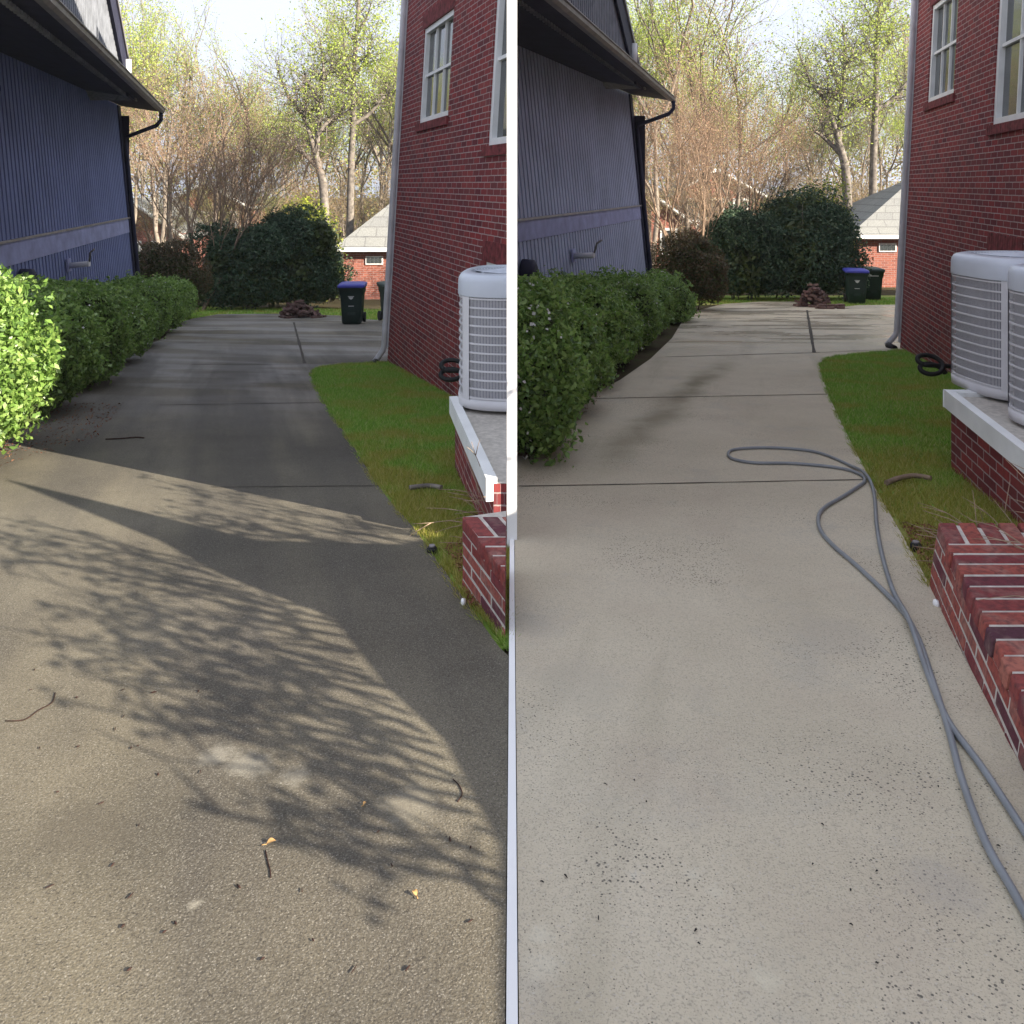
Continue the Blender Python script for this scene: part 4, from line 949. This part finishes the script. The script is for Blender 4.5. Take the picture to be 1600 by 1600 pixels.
for side, x0, x1 in (('A', -60, 790), ('B', 812, 1640)):
    n = 52
    for i in range(n):
        px = x0+(x1-x0)*(i+.5)/n+rr.uniform(-14, 14); Y = rr.choice([44, 48, 54, 60, 68, 76])+rr.uniform(-2, 2); X = (px-800)/F*Y
        if abs(X) < .6: continue
        pc = px-(0 if side == 'A' else 808)
        if 400 < pc < 640 and Y < 58: Y = 60+rr.uniform(0, 18); X = (px-800)/F*Y
        q = (px-x0)/(x1-x0); dip = 1-.22*math.exp(-((px-(x0+x1)/2+20)/110)**2)
        v = rr.choice([0, 1, 1, 2, 2, 3, 3, 0]); sc = rr.uniform(.86, 1.06)*dip*(.84+.2*(Y/60))
        put_tree('woodland_tree', VS[v], VL[v], (X, Y, gnd(X, Y)), rr.uniform(0, 6.28), sc*(.86 if 400 < pc < 600 else 1), kinds[v]+(' beyond the stained driveway' if side == 'A' else ' beyond the clean driveway'), 'tree', 'trees in the woods beyond the '+('stained' if side == 'A' else 'clean')+' driveway')
# understory at the foot of the woods
for side, x0, x1 in (('A', -40, 780), ('B', 815, 1600)):
    n = 38
    for i in range(n):
        px = x0+(x1-x0)*(i+.5)/n; Y = rr.uniform(43, 60); X = (px-800)/F*Y; v = rr.choice([2, 3, 3])
        put_tree('thicket_tree', VS[v], VL[v], (X, Y, gnd(X, Y)-1.5), rr.uniform(0, 6.28), (.55, .55, rr.uniform(.38, .5)), ('low budding tree in the thicket beyond the stained driveway' if side == 'A' else 'low budding tree in the thicket beyond the clean driveway'), 'tree', 'thicket trees beyond the '+('stained' if side == 'A' else 'clean')+' driveway')
# the wood far behind, one mass of twigs and young leaves
for seed, x0, x1, lab in ((5, -62, -1.5, 'hazy far wood of young pale leaves beyond the stained driveway'), (6, 1.5, 62, 'hazy far wood of young pale leaves beyond the clean driveway')):
    rs = np.random.RandomState(seed); n = 60000; X = rs.uniform(x0, x1, n); Y = rs.uniform(78, 96, n)
    top = 8.5+2.2*np.sin(X*.35+seed)+1.6*np.sin(X*.83)+1.0*np.sin(X*2.1+2); Z = -7+(top+7)*rs.rand(n)**.8
    cl = np.sin(X*1.1+Z*.7)+np.sin(Z*1.3-X*.6+1)+np.sin(X*2.3-Z*1.9+Y); k = cl > rs.normal(-.7, .7, n); P = np.stack([X, Y, Z], 1)[k]
    a = P[::2]; b = P[1::2]
    w_ = setp(link('woods', quads_mesh('woods', leaves(a, rs.normal(0, 1, a.shape), .34, .2, .5, rs)), M['spring2']), lab, 'woods', kind='stuff')
    setp(link('woods', quads_mesh('woods', leaves(b, rs.normal(0, 1, b.shape), .34, .2, .5, rs)), M['spring3']), lab.replace('pale leaves', 'russet buds'), 'woods', kind='stuff')
# the two tall trees that stand out, traced limb by limb
def traced(name, limbs, Y, dx, dy, label, seed, leafL=.12, nl=4):
    rs = random.Random(seed); root = empty(name, (at(limbs[0][0][0]+dx, 300, Y)[0], Y, gnd((limbs[0][0][0]+dx-800)/F*Y, Y)), label, 'tree'); root['_local'] = 0
    del root['_local']
    tr, br = MB(), MB(); T = []
    for li, (pts, r0, r1) in enumerate([(l[:-2], l[-2], l[-1]) for l in limbs]):
        P = [Vector(at(p[0]+dx, p[1]+dy, Y+(rs.uniform(-.3, .3) if li and i else 0)+(p[2] if len(p) > 2 else 0))) for i, p in enumerate(pts)]
        P = smooth_path(P, 4); n = len(P); rad = [r0+(r1-r0)*i/(n-1) for i in range(n)]
        (tr if li == 0 else br).tube(P, rad, 7, False)
        for i in range(n):
            if rad[i] < .14 and i > 1:
                for _ in range(3 if rad[i] < .09 else 1):
                    PP = dict(wob=.14, up=.06, tap=.5, k=[2, 3], sp=.8, lf=(.5, .8), D=2, lpt=nl, ls=.22, leafd=1, b=[], t=[])
                    d = Vector((rs.gauss(0, 1), rs.gauss(0, .7), rs.gauss(.5, .6))).normalized()
                    grow(rs, P[i], d, rs.uniform(.8, 1.5), max(.015, rad[i]*.4), 2, PP)
                    for a, b, c in PP['b']: br.tube(a, b, 3, False)
                    T += [tuple(t) for t in PP['t']]
    tr.build('trunk', M['bark'], root); br.build('branches', M['bark'], root)
    T = np.array(T); r2 = np.random.RandomState(seed)
    link('crown', quads_mesh('crown', leaves(T, r2.normal(0, 1, T.shape), leafL, leafL*.7, .5, r2)), M['spring'], root)
    return root
straight = [
 [(546,420),(548,300),(550,230),(552,180),(553,120),(556,60),(560,10),(563,-60), .21, .06],
 [(551,195),(575,180),(592,160),(608,145),(628,138), .13, .03],
 [(550,173),(530,182),(515,195),(503,208), .12, .03],
 [(554,120),(545,108),(538,95),(528,92), .11, .03], [(556,115),(568,100),(576,80),(582,60), .11, .03], [(556,70),(545,50),(535,30), .09, .02], [(560,50),(572,30),(580,5), .08, .02]]
forked = [
 [(512,420),(506,300),(500,265),(494,245), .24, .17],
 [(494,245),(486,215),(475,185),(462,165),(450,150), .15, .04],
 [(494,245),(497,205),(500,175),(503,140),(505,100),(500,60), .15, .04],
 [(501,170),(490,145),(480,125),(473,105), .12, .03],
 [(497,210),(508,195),(522,182),(536,176), .13, .04],
 [(497,262),(480,245),(465,232),(455,228), .14, .04],
 [(505,125),(515,110),(520,90), .09, .02], [(474,183),(478,165),(477,140), .09, .03], [(450,150),(440,125),(430,95), .08, .02]]
traced('tulip_tree', straight, 42, 0, 0, 'tall straight light-leaved tree above the garage roof, warm light', 5)
traced('oak_tree', forked, 41, 0, 0, 'forked crooked tree left of the tall straight one, warm light', 6, nl=2)
traced('tulip_tree', straight, 42, 816, -22, 'tall straight light-leaved tree near the clean brick house corner', 7)
traced('oak_tree', forked, 41, 816, -22, 'forked crooked tree near the clean brick house, pale sky behind', 8, nl=2)

# ------------------------------------------------------------------ neighbours down the slope
def garage(px0, px1, ye, ypk, Y, label, winx, dy):
    x0 = (px0-800)/F*Y; x1 = (px1-800)/F*Y; ze = EYE+(HY-ye)/F*Y; D = 6.5; zr = EYE+(HY-ypk)/F*(Y+2.5)
    root = empty('garage', (x0, Y, gnd(x0, Y)), label, 'garage'); zb = gnd(x0, Y)-.8
    mb = MB(); s = .35; xr = x1-s
    for a, b in (((x0+s, Y+s), (xr, Y+s)), ((xr, Y+s), (xr, Y+D)), ((xr, Y+D), (x0+s, Y+D)), ((x0+s, Y+D), (x0+s, Y+s))):
        L = math.hypot(a[0]-b[0], a[1]-b[1]); mb.quad([(*a, zb), (*b, zb), (*b, ze-.02), (*a, ze-.02)], [(0, 0), (L, 0), (L, ze-zb), (0, ze-zb)])
    mb.build('wall', M['brick_far'], root)
    sl_ = (ye-ypk)/(617-522 if px0 < 800 else 1412-1328); pxk = 800+F*(x0+4.4)/(Y+2.6+s); zr = EYE+(HY-(ye-sl_*(pxk-px0)))/F*(Y+2.6+s)
    pk = Vector((x0+4.4, Y+2.6+s, zr)); pk2 = Vector((max(x1-.5, x0+4.6), Y+2.6+s, zr)); c = [Vector(p) for p in ((x0, Y, ze), (x1, Y, ze), (x1, Y+D+s, ze), (x0, Y+D+s, ze))]
    mb = MB(); mb.quad([c[0], c[1], pk2, pk], [(0, 0), (x1-x0, 0), (x1-x0-.5, 3), (3.4, 3)]); mb.quad([c[3], c[0], pk], [(0, 0), (D, 0), (D/2, 3)]); mb.quad([c[2], c[3], pk, pk2], [(0, 0), (5, 0), (4, 3), (1, 3)]); mb.quad([c[1], c[2], pk2], [(0, 0), (D, 0), (D/2, 3)]); mb.build('roof', M['shingle'], root)
    mb = MB(); mb.box(((x0+x1)/2, Y-.02, ze-.11), (x1-x0, .1, .18)); mb.box((x0-.02, Y+D/2, ze-.11), (.1, D, .18)); mb.build('gutter', M['white'], root)
    wx = (winx-800)/F*Y; mb = MB(); wz = ze-.62
    mb.box((wx, Y+s-.02, wz), (.78, .06, .38)); wf = mb.build('window', M['white'], root)
    mb = MB(); 
    for i in range(4): mb.box((wx-.26+i*.174, Y+s-.055, wz), (.15, .02, .26))
    mb.build('pane', M['glass'], wf)
garage(522, 770, 386, 312, 37, 'hip-roofed brick garage below the shaded brick house corner', 583, 0)
garage(1328, 1640, 366, 292, 37, 'hip-roofed brick garage seen past the clean downspout', 1392, 0)
def faraway(px, yt, ye, yb, Y, label):
    cx = (px-800)/F*Y; z = lambda y: EYE+(HY-y)/F*Y; root = empty('neighbour_house', (cx, Y, gnd(cx, Y)), label, 'house'); hw = 3.2
    mb = MB(); mb.quad([(cx-hw, Y, z(yb)-2), (cx+hw, Y, z(yb)-2), (cx+hw, Y, z(ye)), (cx, Y, z(yt)), (cx-hw, Y, z(ye))], [(0, 0), (2*hw, 0), (2*hw, 5), (hw, 7), (0, 5)])
    for sx in (-hw, hw): mb.quad([(cx+sx, Y, z(yb)-2), (cx+sx, Y+7, z(yb)-2), (cx+sx, Y+7, z(ye)), (cx+sx, Y, z(ye))], [(0, 0), (7, 0), (7, 6), (0, 6)])
    mb.build('wall', M['brick_far'], root)
    mb = MB(); o = .35
    for s in (-1, 1): mb.quad([(cx, Y-o, z(yt)+.05), (cx+s*(hw+o), Y-o, z(ye)-.3), (cx+s*(hw+o), Y+7, z(ye)-.3), (cx, Y+7, z(yt)+.05)])
    mb.build('roof', M['shingle'], root)
    mb = MB()
    for s in (-1, 1): mb.tube([(cx, Y-o-.02, z(yt)), (cx+s*(hw+o), Y-o-.02, z(ye)-.35)], .12, 4)
    mb.build('rake_trim', M['white'], root)
    for wx in (-1.7, .1, 1.8):
        mb = MB(); mb.box((cx+wx, Y-.03, z(ye)-1.3), (1.1, .08, 1.7)); f = mb.build('window', M['white'], root); mb = MB(); mb.box((cx+wx, Y-.08, z(ye)-1.3), (.8, .03, 1.4)); mb.build('pane', M['glass'], f)
faraway(205, 312, 365, 430, 52, 'small gabled brick house between blue house and bare trees, warm light')
faraway(1000, 292, 345, 410, 52, 'small gabled brick house behind the clean driveway bare trees')
faraway(320, 285, 320, 430, 60, 'farther grey-roofed house seen through the warm bare stems')
faraway(1118, 265, 300, 410, 60, 'farther grey-roofed house seen through the bare stems')

# ------------------------------------------------------------------ twiggy bare shrubs by the platforms
def twigs(base, n, seed, spread, label, clipx=None):
    rr = random.Random(seed); root = empty('bare_shrub', base, label, 'shrub'); mb = MB(); b = Vector(base)
    for i in range(n):
        d = Vector((rr.gauss(-.2, .6)*spread, rr.gauss(.1, .9)*spread, rr.uniform(.2, .9))).normalized(); L = rr.uniform(.3, .75); P = [b+Vector((rr.gauss(0, .04), rr.gauss(0, .06), 0))]
        for k in range(5): d = (d+Vector((rr.gauss(-.03, .16), rr.gauss(0, .16), rr.gauss(-.12, .12)))).normalized(); P.append(P[-1]+d*L/5)
        mb.tube(smooth_path(P, 2), [.0045*(1-.7*j/10) for j in range(11)], 5)
        for q in range(2):
            k = rr.randint(2, 4); d2 = (d+Vector((rr.gauss(0, .7), rr.gauss(0, .7), rr.gauss(0, .5)))).normalized(); mb.tube([P[k], P[k]+d2*.1, P[k]+d2*.2+Vector((0, 0, -.01))], [.003, .002, .001], 4)
    o = mb.build('branches', M['twig'], root)
    if clipx: clip(o, clipx, 'neg')
twigs((2.55, 3.95, -.35), 46, 1, .8, 'bare dry twigs of a shrub growing in the brick planter')
twigs((2.35, 3.2, -.12), 26, 3, .6, 'dry brown shrub twigs at the right edge over the planter cap')
twigs((-.06, 4.75, -.45), 26, 2, .55, 'bare pale twigs of a shrub by the shaded air conditioner', -.0275)

# ------------------------------------------------------------------ small things on the ground
def ground_tube(name, pix, r, mat, label, cat):
    P = []
    for p in pix:
        x, y = gp(*p); P.append((x, y, fall(SA if x < 0 else SB, y)+.02+r*1.3+(p[2] if len(p) > 2 else 0)))
    mb = MB(); mb.tube(smooth_path(P, 4), r, 5); return setp(mb.build(name, M[mat]), label, cat)
t1 = ground_tube('twig', [(8,1137),(38,1135),(60,1120),(81,1108),(86,1092)], .0018, 'brown', 'thin kinked twig lying at the left edge of the sunlit concrete', 'twig')
ground_tube('twig', [(165,691),(190,690),(212,688),(225,689)], .006, 'brown', 'dark twig lying on the shaded concrete by the hedge', 'twig')
ground_tube('twig', [(708,1229),(718,1240),(722,1252),(715,1265)], .0016, 'brown', 'curved thin twig at the border of the sunlit patch', 'twig')
ground_tube('twig', [(640,772),(655,770),(672,769),(690,772)], .018, 'bark', 'pale surface root on the mossy lawn in shade', 'root')
ground_tube('twig', [(1385,765),(1405,757),(1430,753),(1455,757)], .018, 'bark2', 'pale surface root on the mossy lawn by the clean drive', 'root')
def fallen_leaf(px, py, rot, s, label):
    x, y = gp(px, py); mb = MB(); n = 6; z0 = fall(SA if x < 0 else SB, y)+.023; rows = []
    for i in range(n+1):
        t = i/n; wd = .34*s*math.sin(math.pi*min(.97, t+.03))**.8; u = (t-.5)*s
        row = []
        for k_ in (-1, -.5, 0, .5, 1): row.append((u, k_*wd, .006*s/.05+abs(k_)**1.5*.35*wd+.004*math.sin(t*3)))
        rows.append(row)
    M3 = Matrix.Rotation(rot, 3, 'Z'); rows = [[Vector((x, y, z0))+M3 @ Vector(p) for p in r] for r in rows]; mb.grid(rows)
    mb.tube([rows[0][2], Vector(rows[0][2])+M3 @ Vector((-s*.5, .1*s, .001))], .0012, 4)
    return setp(mb.build('fallen_leaf', M['dead'], None), label, 'leaf')
fallen_leaf(424, 1332, .5, .024, 'curled tan leaf with a stem on the sunlit concrete')
ground_tube('leaf_stalk', [(415,1342),(418,1358),(422,1373),(423,1385)], .0016, 'brown', 'thin brown stalk below the curled tan leaf', 'stalk')
fallen_leaf(648, 1412, 2.2, .018, 'small folded leaf at right of the sunlit concrete')
fallen_leaf(570, 1270, 1.0, .013, 'tiny dark leaf scrap near the branch shadows')
rr = random.Random(31)
bits = [(90,1250),(158,1268),(217,1303),(313,1218),(176,1366),(78,1400),(204,1415),(192,1463),(257,1472),(274,1458),(202,1532),(240,1092),(193,1130),(180,1150),(192,1088),(122,1178),(247,1222),(373,1400),(410,1515),(472,1406),(489,1485),(735,1455),(703,1325),(735,1338),(612,1366),(120,1100),(48,1088),(54,1056),(62,1180),(205,1180),(215,1177),(310,1090),(637,1530),(553,1532),(591,1313)]
for i, (px, py) in enumerate(bits):
    x, y = gp(px, py); mb = MB(); L = rr.uniform(.004, .010); a = rr.uniform(.6, 2.4); z = fall(SA, y)+.025
    mb.tube([(x-L*math.cos(a), y-L*math.sin(a), z), (x, y, z-.001), (x+L*math.cos(a), y+L*math.sin(a), z-.002)], [.001, rr.uniform(.0012, .003), .001], 6)
    setp(mb.build('seed_husk', M['brown']), 'tiny dark brown husk lying on the sunlit concrete', 'debris', 'dark husks scattered on the sunlit concrete')
bitsB = [(1010,1266),(1057,1395),(1370,1522),(1466,1242),(1560,1336),(1285,1302),(935,1450),(991,1232),(884,1384),(1469,1150),(1370,1376),(1329,1406),(1087,1470),(946,1238),(847,1393),(1092,1491),(1330,1461),(1270,1365)]
for i, (px, py) in enumerate(bitsB):
    x, y = gp(px, py); mb = MB(); L = rr.uniform(.002, .007); a = rr.uniform(0, 3.1); z = -SB*y+.024
    mb.tube([(x-L*math.cos(a), y-L*math.sin(a), z), (x, y, z+.002), (x+L*math.cos(a), y+L*math.sin(a), z)], [.001, rr.uniform(.0012, .003), .001], 6)
    setp(mb.build('grit', M['rubber']), 'tiny black crumb lying on the washed concrete', 'debris', 'black crumbs scattered on the washed concrete')
def sprinkler(px, py, label):
    x, y = gp(px, py); s = SA if x < 0 else SB; root = empty('sprinkler', (x, y, -s*y), label, 'sprinkler'); z = fall(s, y)
    mb = MB(); mb.tube([(x, y, z-.03), (x, y, z+.035), (x, y, z+.045)], [.028, .028, .022], 12); mb.build('body', M['rubber'], root)
    mb = MB(); mb.tube([(x, y, z+.046), (x, y, z+.055)], .016, 10); mb.build('nozzle', M['gutter'], root)
sprinkler(675, 868, 'small black sprinkler head in the mossy grass by the stained drive'); sprinkler(1431, 862, 'small black sprinkler head in the mossy grass by the clean drive')
for px, py, lab in ((724, 951, 'small white stone at the planter foot in shade'), (1463, 953, 'small white stone at the foot of the brick planter')):
    x, y = gp(px, py); s = SA if x < 0 else SB; mb = MB(); z = fall(s, y)+.03; rows = [[(x+.012*q*math.cos(t)*(1+.2*math.sin(3*t)), y+.02*q*math.sin(t), z+dz) for t in np.linspace(0, 5.8, 10)] for q, dz in ((.6, -.02), (1, -.005), (.8, .01), (.2, .016))]
    mb.grid(rows, True); setp(mb.build('stone', M['partition']), lab, 'stone')
# fallen red-brown leaf litter under the hedges and weeds along the planters
def litter(poly, n, s, seed, label, mat, size, h=.0):
    rs = np.random.RandomState(seed); P = np.array(poly); a, b = P.min(0), P.max(0); x = rs.uniform(a[0], b[0], n*4); y = rs.uniform(a[1], b[1], n*4); k = inpoly(x, y, poly); x, y = x[k][:n], y[k][:n]
    z = fall(s, y)+.026+rs.rand(len(x))*.01+h*rs.rand(len(x)); Q = np.stack([x, y, z], 1); N = np.tile([0, 0, 1.0], (len(x), 1))
    setp(link('leaf_litter', quads_mesh('leaf_litter', leaves(Q, N, size, size*.35, .35, rs)), mat), label, 'litter', kind='stuff')
rust = leafmat('rust_litter', [(.12, .04, .025), (.25, .09, .05), (.3, .17, .09)], .1, .8)
litter([(-4.9, 4.6), (-3.9, 5.6), (-3.6, 7.2), (-4.2, 9), (-5, 9), (-5, 6)], 1100, SA, 1, 'rust coloured leaf litter under the sunlit hedge', rust, .03)
litter([(.04, 6.1), (.5, 7.2), (.95, 8.8), (.6, 9.2), (.04, 8)], 500, SB, 2, 'rust coloured leaf litter under the hedge of the clean drive', rust, .03)
litter([(2.0, 3.75), (2.12, 3.9), (2.4, 4.6), (2.2, 4.7), (2.02, 4.1)], 420, SB, 3, 'brown leaf litter and soil at the planter corner', rust, .03)
litter([(-.36, 4.4), (-.12, 3.6), (-.2, 3.7), (-.25, 4.6)], 300, SA, 4, 'brown leaf litter by the shaded planter corner', rust, .03)

# ------------------------------------------------------------------ what throws the shade: added panel cut to the shadow, bare tree, both unseen
ex, ey = -SY, SX
def caster(u, wv, D): return (SX*D+ex*u, SY*D+ey*u, (wv+D)*TAN+.05-SA*(.853*u+.522*wv))
D = 3.0
prof = [(-.6, -.50), (.3, .21), (.85, .55), (1.28, .81), (1.82, 1.16), (2.13, 1.56), (2.30, 1.95), (2.62, 2.5), (2.70, 3.3), (2.86, 4.0), (3.12, 6.1), (3.14, 4.6), (3.12, 3.6), (3.5, 2.85), (3.72, 2.75), (3.79, 2.75), (3.80, 9), (3.9, 12), (4.3, 12)]
root = empty('shade_panel', (SX*D+ex*2, SY*D+ey*2, 0), 'unseen brick panel added behind the viewer, its outline cut to the shadow it casts', 'house')
mb = MB(); fr = [Vector((*caster(u, v, D)[:2], caster(u, v, D)[2])) for u, v in prof]
back = Vector((SX, SY, 0))*.06
for i in range(len(prof)-1):
    a, b = fr[i], fr[i+1]; g0, g1 = Vector((a.x, a.y, -.6)), Vector((b.x, b.y, -.6))
    for o_, rv in ((Vector((0, 0, 0)), False), (back, True)):
        q = [g0+o_, g1+o_, b+o_, a+o_]; mb.quad(q[::-1] if rv else q, [(prof[i][0], -.6), (prof[i+1][0], -.6), (prof[i+1][0], b.z), (prof[i][0], a.z)])
    mb.quad([a, b, b+back, a+back])
mb.build('wall', M['brick'], root)
# bare tree leaning out over the drive
rt = random.Random(12)
def sunpos(u, wv, D2): return Vector((SX*D2+ex*u, SY*D2+ey*u, (wv+D2)*TAN-SA*(.853*u+.522*wv)+.05))
base = Vector((SX*3.4+ex*2.6, SY*3.4+ey*2.6, -.3)); root = empty('bare_tree', tuple(base), 'bare tree standing behind the viewer beside the added shade panel', 'tree')
mb = MB(); mb.tube([base, sunpos(2.6, .3, 3.4), sunpos(2.45, 1.2, 3.4)], [.07, .05, .04], 8); mb.build('trunk', M['bark'], root)
mb = MB(); T = []
# (u, w) pairs seen as shadow strokes: from the panel edge out to the upper left
def spread(p0, p1, n, su, fan):
    for i in range(n):
        t = (i+rt.random())/n; u0 = p0[0]+(p1[0]-p0[0])*t; w0 = p0[1]+(p1[1]-p0[1])*t
        D2 = 3.3+rt.gauss(0, .15); L = rt.uniform(*fan); u1 = u0+rt.gauss(su, .10); P = []
        for k_ in range(7):
            q = k_/6; P.append(sunpos(u0+(u1-u0)*q**1.2+rt.gauss(0, .012), w0+L*q, D2))
        mb.tube(P, [.011, .010, .009, .007, .006, .005, .003], 5)
        for k_ in range(7):
            j = rt.randint(1, 6); c = P[j]; uu = (Vector((ex, ey, 0))*rt.gauss(0, .09)+Vector((0, 0, 1))*rt.uniform(.03, .16)); mb.tube([c, c+uu*.6, c+uu], [.006, .005, .003], 4)
            if rt.random() < .55: T.append(tuple(c+uu))
spread((1.92, 1.25), (2.65, 2.6), 20, -.19, (.7, 2.3))
spread((1.85, 1.4), (2.25, 2.2), 9, -.2, (.5, 1.4))
spread((1.62, .95), (1.9, 1.3), 5, -.04, (.3, .8))
spread((2.5, 2.6), (2.78, 3.6), 9, -.2, (1.0, 2.4))
spread((3.2, 2.9), (3.74, 2.6), 11, -.05, (1.0, 3.0))
mb.build('branches', M['bark'], root)
T = np.array(T); T = np.repeat(T, 5, 0)+RS.normal(0, .03, (len(T)*5, 3))
link('crown', quads_mesh('crown', leaves(T, RS.normal(0, 1, T.shape), .05, .035, .5)), M['spring'], root)
# unseen house added off to the right to keep the clean drive in shade
root = empty('brick_house', (23, 12, -1), 'unseen brick house added beyond the right edge to shade the clean driveway', 'house')
mb = MB()
for a, b in (((22, 11), (32, 11)), ((32, 11), (32, 25)), ((32, 25), (22, 25)), ((22, 25), (22, 11))):
    L = abs(a[0]-b[0])+abs(a[1]-b[1]); mb.quad([(*a, -3), (*b, -3), (*b, 8.5), (*a, 8.5)], [(0, 0), (L, 0), (L, 11.5), (0, 11.5)])
mb.build('wall', M['brick'], root)
mb = MB(); c = [Vector(p) for p in ((21.6, 10.6, 8.5), (32.4, 10.6, 8.5), (32.4, 25.4, 8.5), (21.6, 25.4, 8.5))]; p1, p2 = Vector((27, 14, 11)), Vector((27, 22, 11))
mb.quad([c[0], c[1], p1]); mb.quad([c[1], c[2], p2, p1]); mb.quad([c[2], c[3], p2]); mb.quad([c[3], c[0], p1, p2]); mb.build('roof', M['shingle'], root)
for o in bpy.data.objects:
    if '_local' in o: del o['_local']

# thin spring haze in the air
mb = MB(); mb.box((0, 45, 9), (320, 170, 34)); hz = bpy.data.materials.new('haze'); hz.use_nodes = True; ht = hz.node_tree; ht.nodes.remove(ht.nodes['Principled BSDF'])
pv = ht.nodes.new('ShaderNodeVolumePrincipled'); pv.inputs['Density'].default_value = .0006; pv.inputs['Color'].default_value = (.9, .92, .95, 1); pv.inputs['Anisotropy'].default_value = .2
ht.links.new(pv.outputs[0], ht.nodes['Material Output'].inputs['Volume'])
setp(mb.build('haze', hz), kind='stuff')
